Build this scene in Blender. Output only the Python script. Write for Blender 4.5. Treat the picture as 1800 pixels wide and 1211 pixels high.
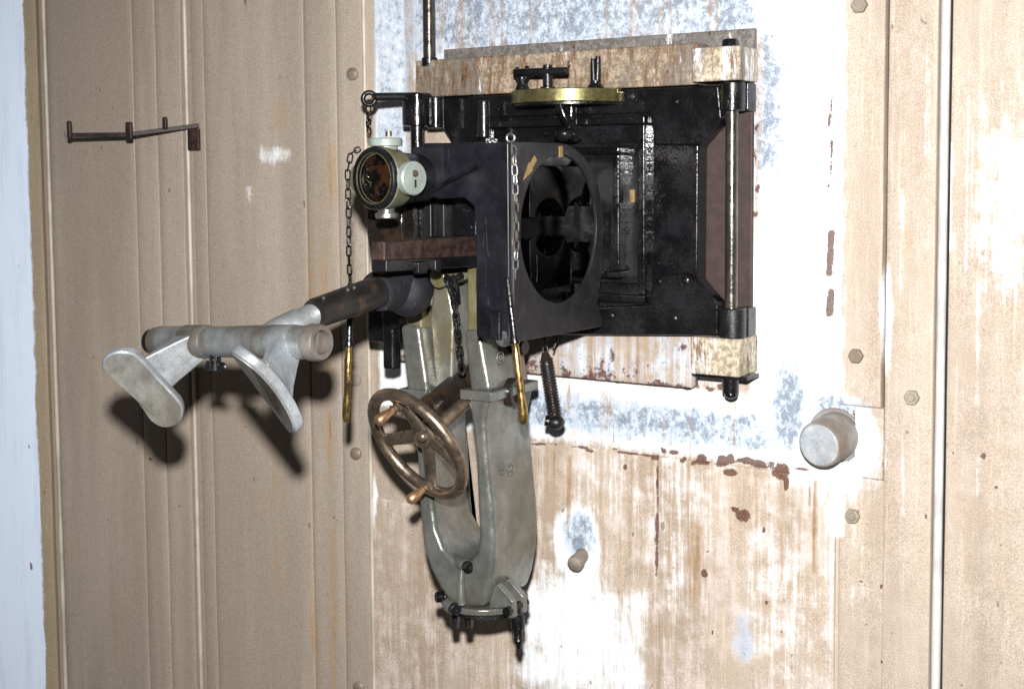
import bpy, bmesh, math, random
import numpy as np
from mathutils import Vector, Matrix, noise
from math import sin, cos, pi, radians, atan2, hypot, sqrt

random.seed(7)
scene = bpy.context.scene
for o in list(bpy.data.objects):
    bpy.data.objects.remove(o)
COL = scene.collection

# ------------------------------------------------------------------ camera
# Wall-based coordinates everywhere below: x along the wall, n metres out of the wall, z up
# (world y = -n).  The camera stands 2 m from the wall, up and to the right of the mount.
F, PPX, PPY, DIST = 2300.0, 900.0, 464.0, 2.0
YAW, PITCH, ROLL = radians(33), radians(4.1), radians(-0.45)
FW = Vector((-sin(YAW) * cos(PITCH), cos(YAW) * cos(PITCH), -sin(PITCH)))
_r = Vector((cos(YAW), sin(YAW), 0)); _u = _r.cross(FW)
RT = _r * cos(ROLL) + _u * sin(ROLL)
UP = -_r * sin(ROLL) + _u * cos(ROLL)
CAM = Vector((0, -DIST, 0))
cd = bpy.data.cameras.new('camera'); cam = bpy.data.objects.new('camera', cd); COL.objects.link(cam)
m = Matrix((RT, UP, -FW)).transposed().to_4x4(); m.translation = CAM
cam.matrix_world = m
cd.sensor_width = 36; cd.lens = F / 1800 * 36
cd.shift_x = 0; cd.shift_y = -(605.5 - PPY) / 1800
cd.clip_start = 0.05; cd.clip_end = 100
scene.camera = cam

# ------------------------------------------------------------------ light: one flash head above the lens, dim room
w = bpy.data.worlds.new('World'); scene.world = w; w.use_nodes = True
w.node_tree.nodes['Background'].inputs[0].default_value = (1.0, 0.9, 0.84, 1)
w.node_tree.nodes['Background'].inputs[1].default_value = 0.055
fl = bpy.data.lights.new('flash', 'SPOT'); flo = bpy.data.objects.new('flash', fl); COL.objects.link(flo)
flo.location = CAM + UP * 0.18 - RT * 0.015
fl.energy = 430; fl.spot_size = radians(98); fl.spot_blend = 1.0
_aim = FW * F + RT * (1080 - PPX) - UP * (860 - PPY); flo.rotation_euler = _aim.to_track_quat('-Z', 'Y').to_euler()
fl.shadow_soft_size = 0.028; fl.color = (1.0, 0.985, 0.965)
vs = scene.view_settings
vs.view_transform = 'Standard'; vs.look = 'None'; vs.exposure = 0.0; vs.gamma = 1; vs.use_curve_mapping = False
scene.render.engine = 'CYCLES'
cy = scene.cycles; cy.max_bounces = 4; cy.diffuse_bounces = 2; cy.glossy_bounces = 3; cy.transmission_bounces = 2; cy.caustics_reflective = False; cy.caustics_refractive = False

# ------------------------------------------------------------------ survey helpers
def ray(px, py):
    return FW * F + RT * (px - PPX) - UP * (py - PPY)
def at(px, py, n):
    """(x, z) of a sighting of the photograph at n metres from the wall"""
    v = ray(px, py); t = (DIST - n) / v.y
    return v.x * t, v.z * t
def A(px, py, n):
    x, z = at(px, py, n); return (x, n, z)
def onx(px, py, X):
    """(n, z) of a sighting on the plane x = X"""
    v = ray(px, py); t = X / v.x
    return DIST - v.y * t, v.z * t
def xat(px, n, py=600): return at(px, py, n)[0]
def zat(px, py, n): return at(px, py, n)[1]

# ------------------------------------------------------------------ mesh helper
def W3(p): return Vector((p[0], -p[1], p[2]))
def perp(a):
    a = a.normalized(); h = Vector((0, 0, 1)) if abs(a.z) < 0.9 else Vector((1, 0, 0))
    u = a.cross(h).normalized(); return u, a.cross(u).normalized()

class G:
    def __init__(s): s.bm = bmesh.new()
    def loft(s, rings, closed=False, cap=True):
        vr = [[s.bm.verts.new(p) for p in r] for r in rings]
        k = len(vr[0]); pairs = list(zip(vr, vr[1:]))
        if closed: pairs.append((vr[-1], vr[0]))
        for a, b in pairs:
            for i in range(k):
                s.bm.faces.new((a[i], a[(i + 1) % k], b[(i + 1) % k], b[i]))
        if cap and not closed:
            s.bm.faces.new(vr[0]); s.bm.faces.new(vr[-1][::-1])
        return s
    def box(s, x0, x1, n0, n1, z0, z1):
        r0 = [W3(p) for p in ((x0, n0, z0), (x1, n0, z0), (x1, n1, z0), (x0, n1, z0))]
        r1 = [W3(p) for p in ((x0, n0, z1), (x1, n0, z1), (x1, n1, z1), (x0, n1, z1))]
        return s.loft([r0, r1])
    def obox(s, c, a, b, d):
        """box about c with half vectors a, b, d in wall coordinates"""
        c, a, b, d = W3(c), W3(a), W3(b), W3(d)
        return s.loft([[c + k * d - a - b, c + k * d + a - b, c + k * d + a + b, c + k * d - a + b] for k in (-1, 1)])
    def cyl(s, p0, p1, r0, r1=None, seg=28):
        r1 = r0 if r1 is None else r1
        a, b = W3(p0), W3(p1); u, v = perp(b - a)
        return s.loft([[p + (u * cos(t) + v * sin(t)) * r for t in [2 * pi * i / seg for i in range(seg)]] for p, r in ((a, r0), (b, r1))])
    def lathe(s, p0, axis, prof, seg=32):
        """prof = [(distance along axis, radius)]"""
        a = W3(p0); d = W3(axis).normalized(); u, v = perp(d)
        return s.loft([[a + d * t + (u * cos(q) + v * sin(q)) * max(r, 1e-4) for q in [2 * pi * i / seg for i in range(seg)]] for t, r in prof])
    def tube(s, pts, r, seg=10, closed=False):
        P = [W3(p) for p in pts]; k = len(P); rings = []
        rr = r if isinstance(r, (list, tuple)) else [r] * k
        tg = []
        for i in range(k):
            if closed: t = P[(i + 1) % k] - P[i - 1]
            else: t = P[min(i + 1, k - 1)] - P[max(i - 1, 0)]
            tg.append(t.normalized())
        u, _ = perp(tg[0])
        for i in range(k):
            u = (u - tg[i] * u.dot(tg[i])).normalized(); v = tg[i].cross(u)
            rings.append([P[i] + (u * cos(q) + v * sin(q)) * rr[i] for q in [2 * pi * j / seg for j in range(seg)]])
        return s.loft(rings, closed)
    def torus(s, c, axis, R, r, seg=48, rs=14, e=1.0):
        a = W3(axis).normalized(); u, v = perp(a); c = W3(c); rings = []
        for i in range(seg):
            q = 2 * pi * i / seg; d = u * cos(q) + v * sin(q)
            rings.append([c + d * (R + r * cos(k)) + a * (r * e * sin(k)) for k in [2 * pi * j / rs for j in range(rs)]])
        return s.loft(rings, True)
    def prism(s, out, plane, a, b):
        """extrude a 2D outline: plane 'n' -> (x,z) outline, 'x' -> (n,z), 'z' -> (x,n)"""
        f = {'n': lambda p, t: (p[0], t, p[1]), 'x': lambda p, t: (t, p[0], p[1]), 'z': lambda p, t: (p[0], p[1], t)}[plane]
        return s.loft([[W3(f(p, t)) for p in out] for t in (a, b)])
    def holed(s, out, c, r, plane, a, b, seg=64, er=1.0):
        """extruded outline (star shaped about c) with a round hole at c"""
        f = {'n': lambda p, t: (p[0], t, p[1]), 'x': lambda p, t: (t, p[0], p[1]), 'z': lambda p, t: (p[0], p[1], t)}[plane]
        angs = [2 * pi * i / seg for i in range(seg)] + [atan2(p[1] - c[1], p[0] - c[0]) % (2 * pi) for p in out]
        angs = sorted(set(round(q, 5) for q in angs))
        def hit(q):
            dx, dy = cos(q), sin(q); best = None
            for i in range(len(out)):
                x1, y1 = out[i][0] - c[0], out[i][1] - c[1]; x2, y2 = out[(i + 1) % len(out)][0] - c[0], out[(i + 1) % len(out)][1] - c[1]
                den = dx * (y2 - y1) - dy * (x2 - x1)
                if abs(den) < 1e-12: continue
                t = (x1 * (y2 - y1) - y1 * (x2 - x1)) / den; k = (x1 * dy - y1 * dx) / den
                if t > 0 and -1e-4 <= k <= 1 + 1e-4 and (best is None or t > best): best = t
            return (c[0] + dx * best, c[1] + dy * best)
        O = [hit(q) for q in angs]; H = [(c[0] + r * cos(q), c[1] + er * r * sin(q)) for q in angs]
        rings = [[W3(f(p, t)) for p in L] for L, t in ((O, a), (O, b), (H, b), (H, a))]
        return s.loft(rings, True)
    def ball(s, c, r, sc=(1, 1, 1), seg=16):
        c = W3(c)
        k = bmesh.ops.create_uvsphere(s.bm, u_segments=seg, v_segments=seg // 2 + 2, radius=r)
        for v in k['verts']: v.co = Vector((v.co.x * sc[0], v.co.y * sc[1], v.co.z * sc[2])) + c
        return s

def obj(name, g, mat, parent=None, bevel=0.0, seg=2, ang=40, origin=None):
    bm = g.bm
    bmesh.ops.recalc_face_normals(bm, faces=bm.faces)
    me = bpy.data.meshes.new(name); bm.to_mesh(me); bm.free()
    for p in me.polygons: p.use_smooth = True
    me.set_sharp_from_angle(angle=radians(ang))
    me.materials.append(mat)
    o = bpy.data.objects.new(name, me); COL.objects.link(o)
    if parent is not None:
        o.parent = parent; o.matrix_parent_inverse = parent.matrix_world.inverted() if False else Matrix.Translation(-parent.location)
    if bevel:
        b = o.modifiers.new('bevel', 'BEVEL'); b.width = bevel; b.segments = seg; b.limit_method = 'ANGLE'; b.angle_limit = radians(ang)
        b.harden_normals = True
    return o
def tag(o, label, cat, group=None):
    o['label'] = label; o['category'] = cat
    if group: o['group'] = group
    return o
def thing(name, label, cat, loc, group=None):
    o = bpy.data.objects.new(name, None); COL.objects.link(o); o.location = W3(loc); o.empty_display_size = 0.03
    return tag(o, label, cat, group)
def struct(o): o['kind'] = 'structure'; return o

# ------------------------------------------------------------------ materials
class NT:
    def __init__(s, name):
        s.m = bpy.data.materials.new(name); s.m.use_nodes = True; s.t = s.m.node_tree; s.N = s.t.nodes
        s.b = s.N['Principled BSDF']; s.geo = s.N.new('ShaderNodeNewGeometry')
    def put(s, sock, v):
        if isinstance(v, bpy.types.NodeSocket): s.t.links.new(v, sock)
        elif isinstance(v, (tuple, list)): sock.default_value = tuple(v) + (1,) if len(v) == 3 and len(sock.default_value) == 4 else tuple(v)
        else: sock.default_value = v
    def pos(s, sc=(1, 1, 1), off=(0, 0, 0)):
        n = s.N.new('ShaderNodeMapping'); s.put(n.inputs['Vector'], s.geo.outputs['Position']); n.inputs['Scale'].default_value = sc; n.inputs['Location'].default_value = off
        return n.outputs[0]
    def noise(s, scale, detail=4, rough=0.6, vec=None, dist=0.0):
        n = s.N.new('ShaderNodeTexNoise'); n.inputs['Scale'].default_value = scale; n.inputs['Detail'].default_value = detail; n.inputs['Roughness'].default_value = rough; n.inputs['Distortion'].default_value = dist
        s.put(n.inputs['Vector'], vec if vec is not None else s.geo.outputs['Position']); return n.outputs['Fac']
    def voro(s, scale, vec=None, feat='F1', out='Distance'):
        n = s.N.new('ShaderNodeTexVoronoi'); n.feature = feat; n.inputs['Scale'].default_value = scale
        s.put(n.inputs['Vector'], vec if vec is not None else s.geo.outputs['Position']); return n.outputs[out]
    def math(s, op, a, b=0.0, c=0.0):
        n = s.N.new('ShaderNodeMath'); n.operation = op
        for i, v in enumerate((a, b, c)): s.put(n.inputs[i], v)
        return n.outputs[0]
    def rng(s, v, a, b, c=0.0, d=1.0, smooth=True):
        n = s.N.new('ShaderNodeMapRange'); n.interpolation_type = 'SMOOTHSTEP' if smooth else 'LINEAR'
        for i, q in enumerate((v, a, b, c, d)): s.put(n.inputs[i], q)
        return n.outputs[0]
    def mix(s, f, a, b, bl='MIX'):
        n = s.N.new('ShaderNodeMix'); n.data_type = 'RGBA'; n.blend_type = bl
        s.put(n.inputs['Factor'], f); s.put(n.inputs[6], a); s.put(n.inputs[7], b); return n.outputs[2]
    def bump(s, h, st, dist=0.001, prev=None):
        n = s.N.new('ShaderNodeBump'); n.inputs['Strength'].default_value = st; n.inputs['Distance'].default_value = dist
        s.put(n.inputs['Height'], h)
        if prev is not None: s.put(n.inputs['Normal'], prev)
        return n.outputs[0]
    def attr(s, name):
        n = s.N.new('ShaderNodeAttribute'); n.attribute_name = name; return n
    def done(s, col, rough, metal=0.0, normal=None, spec=0.5, coat=0.0):
        s.put(s.b.inputs['Base Color'], col); s.put(s.b.inputs['Roughness'], rough); s.put(s.b.inputs['Metallic'], metal)
        s.b.inputs['Specular IOR Level'].default_value = spec
        if normal is not None: s.put(s.b.inputs['Normal'], normal)
        if coat: s.b.inputs['Coat Weight'].default_value = coat; s.b.inputs['Coat Roughness'].default_value = 0.15
        return s.m

def oily_black(name, base=0.0045, drops=1.0, rough=0.16, tint=(1, .95, 1.15), brown=0.0):
    t = NT(name)
    big = t.noise(16, 4)
    c = t.mix(t.rng(big, .45, .62), tuple(base * k for k in tint), tuple(base * 1.7 * k for k in tint))
    if brown: c = t.mix(t.rng(t.noise(30, 4), .56 - brown * .14, .66), c, (0.035, 0.019, 0.011))
    d = t.voro(300); ds = t.rng(d, .10, .36, 1, 0); gate = t.rng(t.noise(48, 2), .43, .55)
    drop = t.math('MULTIPLY', ds, gate)
    nb = t.bump(t.noise(90, 2), .2, .002)
    nb = t.bump(drop, drops, .003, nb)
    r = t.rng(big, .36, .64, rough - .06, rough + .16)
    return t.done(c, r, 0.0, nb, .5)
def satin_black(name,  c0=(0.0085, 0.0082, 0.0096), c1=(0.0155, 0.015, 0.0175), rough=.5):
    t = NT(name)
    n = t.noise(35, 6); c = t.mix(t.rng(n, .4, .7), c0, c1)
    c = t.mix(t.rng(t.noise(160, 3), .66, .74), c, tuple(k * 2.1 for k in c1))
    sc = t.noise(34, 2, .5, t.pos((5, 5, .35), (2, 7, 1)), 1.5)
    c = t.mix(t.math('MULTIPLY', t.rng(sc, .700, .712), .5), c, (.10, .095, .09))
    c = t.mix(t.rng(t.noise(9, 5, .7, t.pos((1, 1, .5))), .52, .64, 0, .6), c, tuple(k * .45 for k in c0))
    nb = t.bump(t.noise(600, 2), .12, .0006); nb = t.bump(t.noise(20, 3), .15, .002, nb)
    return t.done(c, t.rng(t.noise(25, 4), .3, .7, rough - .12, rough + .1), 0, nb, .15 if name == 'hole_shade_black' else .4)
def cast_alu(name, c0, c1, stain, rough=.42, metal=.55, amt=.5):
    t = NT(name)
    n = t.noise(22, 7, .65); c = t.mix(t.rng(n, .35, .68), c0, c1)
    c = t.mix(t.rng(t.noise(340, 2), .48, .66, 0, .28), c, tuple(k * .55 for k in c0))
    st = t.noise(9, 6, .62, t.pos((1, 1, .45)))
    c = t.mix(t.math('MULTIPLY', t.rng(st, .44, .60), amt), c, stain)
    nb = t.bump(t.noise(380, 4), .22, .0008); nb = t.bump(t.noise(28, 4), .25, .0025, nb)
    return t.done(c, t.rng(t.noise(60, 4), .3, .7, rough - .1, rough + .14), metal, nb, .5)
def bronze(name, c0, c1, dark, rough=.33, metal=.85, scale=30):
    t = NT(name)
    c = t.mix(t.rng(t.noise(scale, 6), .36, .66), c0, c1)
    c = t.mix(t.rng(t.noise(scale * 1.9, 5, .7), .54, .72, 0, .8), c, dark)
    nb = t.bump(t.noise(260, 4), .2, .0007)
    return t.done(c, t.rng(t.noise(70, 4), .3, .7, rough - .08, rough + .16), metal, nb)
def flat(name, c, rough=.6, metal=0.0, var=.35, scale=60, bump=.2):
    t = NT(name)
    k = t.mix(t.rng(t.noise(scale, 6), .35, .68), tuple(v * (1 - var) for v in c), c)
    return t.done(k, rough, metal, t.bump(t.noise(scale * 6, 4), bump, .001))
def rusty_cream(name, cream=(.40, .32, .235), rust=(.15, .075, .035), amt=.5, white=.3):
    t = NT(name)
    st = t.pos((1, 1, .22)); n1 = t.noise(70, 6, .78, st); n2 = t.noise(120, 5, .72); n3 = t.noise(13, 5, .65, st)
    c = t.mix(t.rng(n2, .42, .58), tuple(k * .5 for k in cream), cream)
    c = t.mix(t.math('MULTIPLY', t.rng(n3, .50, .60), .75), c, (.13, .12, .11))
    c = t.mix(t.rng(t.noise(24, 6, .74, t.pos((1, 1, .22), (3, 1, 2))), .60 - white * .12, .68 - white * .1), c, (.74, .74, .76))
    c = t.mix(t.math('MULTIPLY', t.rng(n1, .60 - amt * .16, .70 - amt * .16), .85), c, rust)
    c = t.mix(t.rng(t.math('ADD', n1, n2), 1.12, 1.25), c, (.05, .035, .025))
    nb = t.bump(n2, .7, .002); nb = t.bump(n1, .4, .002, nb)
    return t.done(c, .6, 0, nb, .4)

def wall_paint(name, tan0, tan1, streak=.35, pale=0.0, relief=.35, palec=(.62, .53, .45), white=((.84, .86, .87), (.66, .69, .74))):
    """old oil paint on armour plate; attribute 'coat': r white paint and plank highlights, g rust, b bare blue-grey steel, a brown drips and painted shade"""
    t = NT(name)
    at_ = t.attr('coat'); sep = t.N.new('ShaderNodeSeparateColor'); t.put(sep.inputs[0], at_.outputs['Color'])
    R_, G_, B_, A_ = sep.outputs[0], sep.outputs[1], sep.outputs[2], at_.outputs['Alpha']
    vert = t.pos((1, 1, .10)); vert2 = t.pos((1, 1, .04), (4, 2, 1))
    big = t.noise(7, 4, .6, vert); med = t.noise(55, 5, .72, vert); fin = t.noise(640, 1, .6); flk = t.noise(75, 7, .82, t.pos((1, 1, .75)), .3); flk2 = t.noise(22, 6, .7)
    line_ = t.noise(140, 4, .65, vert2)
    c = t.mix(t.rng(big, .40, .60), tan0, tan1)
    c = t.mix(t.rng(med, .47, .66, 0, streak), c, tuple(k * .55 for k in tan0))
    c = t.mix(t.rng(line_, .54, .66, 0, streak), c, tuple(min(1, k * 1.35) for k in tan1))
    if pale: c = t.mix(t.rng(t.math('ADD', med, t.math('MULTIPLY', flk2, .8)), .80, 1.12, 0, pale), c, palec)
    c = t.mix(t.rng(fin, .36, .54, .40, 0, False), c, tuple(k * .42 for k in tan0))
    c = t.mix(t.rng(fin, .54, .70, 0, .30, False), c, tuple(min(1, k * 1.5) for k in tan1))
    c = t.mix(t.rng(flk, .54, .66, 0, .28), c, tuple(k * .6 for k in tan0))
    # white paint, soft and blotchy at its edge, scraped along the grain
    w_ = t.math('ADD', R_, t.math('MULTIPLY', t.math('SUBTRACT', flk2, .5), 1.1))
    w_ = t.math('ADD', w_, t.math('MULTIPLY', t.math('SUBTRACT', flk, .5), .7))
    w_ = t.math('ADD', w_, t.math('MULTIPLY', t.math('SUBTRACT', line_, .5), .85))
    wf = t.rng(w_, .22, .80)
    wc = t.mix(t.rng(med, .48, .68), white[0], white[1])
    c = t.mix(wf, c, wc)
    # bare blue-grey steel where the coat flaked off
    b_ = t.math('ADD', B_, t.math('MULTIPLY', t.math('SUBTRACT', flk, .5), 2.4))
    b_ = t.math('ADD', b_, t.math('MULTIPLY', t.math('SUBTRACT', flk2, .5), 1.2))
    c = t.mix(t.math('MULTIPLY', t.math('MULTIPLY', t.rng(b_, .0, .55), t.rng(B_, .05, .35)), .75), c, (.44, .53, .66))
    bf = t.rng(b_, .48, .88)
    bc = t.mix(t.rng(fin, .40, .62), (.09, .10, .12), (.26, .32, .41))
    c = t.mix(t.math('MULTIPLY', bf, .85), c, bc)
    # brown drips, and the painted shade at the left step
    a_ = t.math('ADD', A_, t.math('MULTIPLY', t.math('SUBTRACT', t.noise(42, 5, .72, vert2), .5), 2.4))
    a_ = t.math('ADD', a_, t.math('MULTIPLY', t.math('SUBTRACT', flk, .5), .8))
    c = t.mix(t.math('MULTIPLY', t.rng(a_, .40, .80), .62), c, (.37, .24, .13))
    c = t.mix(t.math('MULTIPLY', t.rng(a_, .70, 1.05), .65), c, (.20, .115, .06))
    # rust
    g_ = t.math('ADD', G_, t.math('MULTIPLY', t.math('SUBTRACT', flk2, .5), 1.7))
    g_ = t.math('ADD', g_, t.math('MULTIPLY', t.math('SUBTRACT', flk, .5), 1.1))
    gf = t.rng(g_, .52, .64)
    rc = t.mix(t.rng(fin, .38, .60), (.05, .02, .014), (.15, .06, .036))
    c = t.mix(t.math('MULTIPLY', gf, .9), c, rc)
    # small dark nicks
    nk = t.math('MULTIPLY', t.rng(t.noise(70, 1, .5, t.pos((1, 1, .55), (9, 3, 7))), .775, .80), .6)
    c = t.mix(nk, c, (.09, .06, .045))
    nb = t.bump(fin, .35, .0012); nb = t.bump(med, relief, .003, nb)
    nb = t.bump(wf, .6, .0014, nb); nb = t.bump(bf, -.9, .0014, nb); nb = t.bump(gf, -.9, .002, nb)
    return t.done(c, t.rng(med, .4, .65, .48, .7), 0, nb, .35)

M = {}
M['wall'] = wall_paint('wall_paint', (.385, .308, .243), (.49, .408, .33), .38, .4)
M['wall_p'] = wall_paint('pale_wall_paint', (.40, .31, .235), (.52, .43, .345), .5, .85, .35, (.72, .62, .565))
M['pillar'] = wall_paint('pillar_paint', (.285, .225, .155), (.34, .27, .19), .20, 0, .25, (1, 1, 1), ((.70, .81, .98), (.62, .72, .88)))
M['wall_l'] = wall_paint('left_wall_paint', (.335, .28, .225), (.405, .342, .28), .09, 0, .14)
M['oil'] = oily_black('oily_black_steel')
M['oil_s'] = oily_black('black_steel', drops=.3, rough=.26)
M['satin'] = satin_black('satin_black_paint')
M['dull'] = satin_black('dull_black', (.007, .007, .010), (.013, .013, .018), .66)
M['grease'] = oily_black('brown_grease_steel', base=.010, drops=.4, brown=.7, tint=(1.2, 1, .9))
M['fork'] = cast_alu('grey_cast_alloy', (.175, .18, .168), (.27, .275, .26), (.13, .115, .075), .25, .6, .45)
M['alu'] = cast_alu('worn_aluminium', (.21, .22, .225), (.33, .35, .36), (.13, .105, .075), .36, .55, .8)
M['bronze'] = bronze('worn_bronze', (.19, .148, .108), (.31, .245, .185), (.07, .05, .032))
M['copper'] = bronze('copper_grip', (.40, .23, .12), (.5, .31, .18), (.18, .09, .05), .33)
M['brass'] = bronze('oily_brass', (.15, .135, .055), (.26, .235, .105), (.05, .042, .02), .28, .75, 60)
M['brassrod'] = bronze('brass_rod', (.26, .17, .06), (.42, .30, .12), (.06, .035, .012), .24, .9, 70)
M['green'] = cast_alu('grey_green_enamel', (.10, .105, .075), (.16, .17, .125), (.11, .09, .025), .36, .2, .7)
M['capgreen'] = cast_alu('pale_green_enamel', (.22, .26, .25), (.30, .35, .335), (.20, .18, .10), .42, .1, .3)
M['cream'] = rusty_cream('rust_stained_lintel', (.36, .285, .205), amt=.75, white=.0)
M['creamw'] = rusty_cream('rust_stained_block', (.52, .44, .32), amt=.5, white=.7)
M['header'] = rusty_cream('grey_stained_header', (.20, .18, .165), (.13, .08, .05), .15, .0)
M['rodst'] = cast_alu('greased_steel_rod', (.10, .09, .08), (.17, .155, .14), (.05, .032, .02), .24, .8, .8)
M['frame_brown'] = flat('brown_primer', (.05, .029, .026), .6)
M['rustbar'] = flat('rusty_iron', (.048, .026, .021), .55, 0, .75, 70, .8)
M['bolt'] = cast_alu('painted_bolt', (.24, .21, .17), (.34, .29, .23), (.14, .08, .05), .5, .1, .6)
M['stub'] = cast_alu('chipped_stub', (.30, .33, .36), (.52, .56, .60), (.22, .17, .12), .55, .1, .5)
M['stubside'] = cast_alu('worn_stub_side', (.17, .155, .14), (.30, .29, .27), (.16, .10, .06), .6, .05, .7)
M['bead'] = flat('cream_filler', (.56, .50, .41), .45, 0, .3, 9)
M['glass'] = None
_t = NT('dark_lens_glass'); _d = _t.rng(_t.voro(190), .1, .5, 1, 0); _g = _t.rng(_t.noise(60, 3), .45, .62)
M['glass'] = _t.done(_t.mix(_t.rng(_t.noise(45, 3), .5, .62), (.0015, .0012, .001), (.022, .008, .003)), .07, 0, _t.bump(_t.math('MULTIPLY', _d, _g), .9, .004), .8)  # brown patches in the colour imitate reflections inside the lens
M['steel'] = cast_alu('bright_steel', (.3, .3, .3), (.45, .45, .45), (.15, .1, .06), .3, .9, .4)
M['alu_c'] = cast_alu('clean_aluminium', (.30, .33, .36), (.48, .52, .56), (.15, .13, .10), .36, .5, .35)
M['padface'] = cast_alu('knurled_pad_face', (.17, .17, .155), (.29, .29, .27), (.12, .10, .07), .48, .3, .6)
M['void'] = satin_black('hole_shade_black', (.0004, .0004, .0006), (.001, .001, .0013), .18)  # near-black base stands in for the shade inside the hole
M['label'] = bronze('brass_plate', (.24, .16, .06), (.32, .22, .10), (.15, .10, .04), .5, .3)

exec_parts = None
# ================================================================== THE WALLS
XC = xat(650, 0)                                  # corner where the left plate turns towards the camera
TURN = radians(9)
LDX, LDN = -cos(TURN), sin(TURN)                  # direction along the left wall
LNX, LNN = sin(TURN), cos(TURN)                   # its outward normal
def atl(px, py, off=0.0):
    """distance along the left wall and height of a sighting, off metres out of it"""
    v = ray(px, py)
    nrm = Vector((LNX, -LNN, 0)); p0 = Vector((XC, 0, 0)) + nrm * off
    t = (p0 - CAM).dot(nrm) / v.dot(nrm); p = CAM + v * t
    return (p - p0).dot(Vector((LDX, -LDN, 0))), p.z
def L3(s, off, z):
    return (XC + LDX * s + LNX * off, LDN * s + LNN * off, z)
def LA(px, py, off):
    s, z = atl(px, py, off); return L3(s, off, z)

def seg_d(x, z, a, b):
    ax, az = a; bx, bz = b; dx, dz = bx - ax, bz - az; L = dx * dx + dz * dz
    t = np.clip(((x - ax) * dx + (z - az) * dz) / L, 0, 1)
    return np.hypot(x - ax - t * dx, z - az - t * dz)
def smooth(v, a, b):
    t = np.clip((v - a) / (b - a), 0, 1); return t * t * (3 - 2 * t)
PATCH = []   # (kind, channel, strength, geometry..., feather) in wall metres
def rect(ch, st, p0, p1, fe=.02):
    a, b = at(*p0, 0), at(*p1, 0)
    PATCH.append(('r', ch, st, (min(a[0], b[0]), max(a[0], b[0]), min(a[1], b[1]), max(a[1], b[1])), fe))
def line(ch, st, p0, p1, wd, fe=.015): PATCH.append(('l', ch, st, (at(*p0, 0), at(*p1, 0), wd), fe))
def blob(ch, st, p, rx, rz, fe=.5): PATCH.append(('e', ch, st, (*at(*p, 0), rx, rz), fe))
WH, RU, BL, DR = 0, 1, 2, 3
# white coats, plus plank highlights painted in
rect(WH, .95, (655, -80), (720, 720), .008); rect(WH, .75, (720, -80), (1340, 110), .03); rect(WH, 1.2, (1322, -80), (1478, 830), .015)
rect(WH, .72, (800, 640), (1400, 830), .015); blob(WH, 1.0, (1455, 780), .085, .085); rect(WH, 1, (1440, 800), (1500, 850), .02)
line(WH, 1.0, (1472, 850), (1470, 930), .006, .02); line(WH, .6, (1466, 900), (1460, 1211), .002, .006)
blob(WH, 1.1, (1015, 960), .05, .075, .5); blob(WH, .85, (1010, 1090), .11, .10, .8); rect(WH, .74, (905, 1000), (1140, 1260), .05)
blob(WH, .44, (1200, 920), .07, .2, .9); blob(WH, .36, (1060, 850), .09, .08, .9); blob(WH, .36, (1380, 1050), .09, .25, .9)
blob(WH, 1.0, (1560, 560), .010, .085, .6); blob(WH, .5, (1765, 350), .05, .17, .7); blob(WH, .95, (657, 880), .012, .05, .5)  # first and last are plank highlights painted white, the middle one is wear
rect(WH, .52, (1000, 590), (1300, 690), .02)
# bare blue-grey steel
rect(BL, .45, (655, -80), (725, 420), .02); rect(BL, .66, (780, 20), (1330, 120), .04); rect(BL, .70, (720, -80), (1340, 60), .05); rect(DR, .42, (740, -80), (1330, 70), .06); blob(DR, .55, (1335, 150), .02, .12, .8)
blob(BL, .72, (1345, 190), .035, .14, .6); rect(BL, .62, (900, 680), (1340, 800), .02); blob(BL, .78, (1385, 715), .03, .08, .5)
blob(BL, .7, (1020, 940), .035, .04, .6); blob(BL, .75, (1470, 715), .05, .02, .6); blob(BL, .7, (1485, 800), .02, .012, .6)
blob(BL, .6, (1310, 760), .08, .04, .6); blob(BL, .45, (1310, 1120), .02, .04, .7)
# rust
rq = random.Random(11)
for k in range(70):
    t_ = rq.random(); big_ = 1 if .42 < t_ < .84 else .45
    blob(RU, rq.uniform(.75, 1.2) * (1 if big_ == 1 else .75), (940 + 470 * t_, 778 + 46 * t_ + rq.gauss(0, 5) * big_), rq.uniform(.005, .017), rq.uniform(.0025, .0070) * big_, .9)
for k in range(40):
    t_ = rq.random(); blob(RU, rq.uniform(.5, .95), (990 + 310 * t_, 662 + 28 * t_ + rq.gauss(0, 5)), rq.uniform(.004, .013), rq.uniform(.0015, .005), .9)
for k in range(30):
    blob(RU, rq.uniform(.5, .9), (1328 + rq.gauss(0, 3), rq.uniform(90, 600)), rq.uniform(.001, .004), rq.uniform(.004, .014), .9)
line(DR, .6, (1330, 60), (1326, 600), .005, .014)
for p in ((1308, 904), (1375, 826)): blob(RU, 1.15, p, .014, .013, .9)
blob(RU, 1.0, (1295, 893), .012, .006, .6); blob(RU, 1.0, (1384, 848), .004, .014, .6)
for y0, y1, wd in ((410, 480, .004), (515, 550, .004), (250, 330, .0012), (170, 220, .001)): line(RU, .95, (1462, y0), (1458, y1), wd, .006)
line(RU, .75, (1157, 820), (1155, 1010), .0015, .006); line(RU, .55, (1555, 600), (1552, 960), .001, .005); line(RU, .8, (1500, 715), (1503, 745), .003, .008)
for p, r in (((1240, 1005), .006), ((1350, 1057), .004), ((1345, 930), .003), ((1100, 820), .004), ((1630, 905), .003), ((1730, 800), .004)): blob(RU, 1.2, p, r, r * 1.3, .7)
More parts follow.
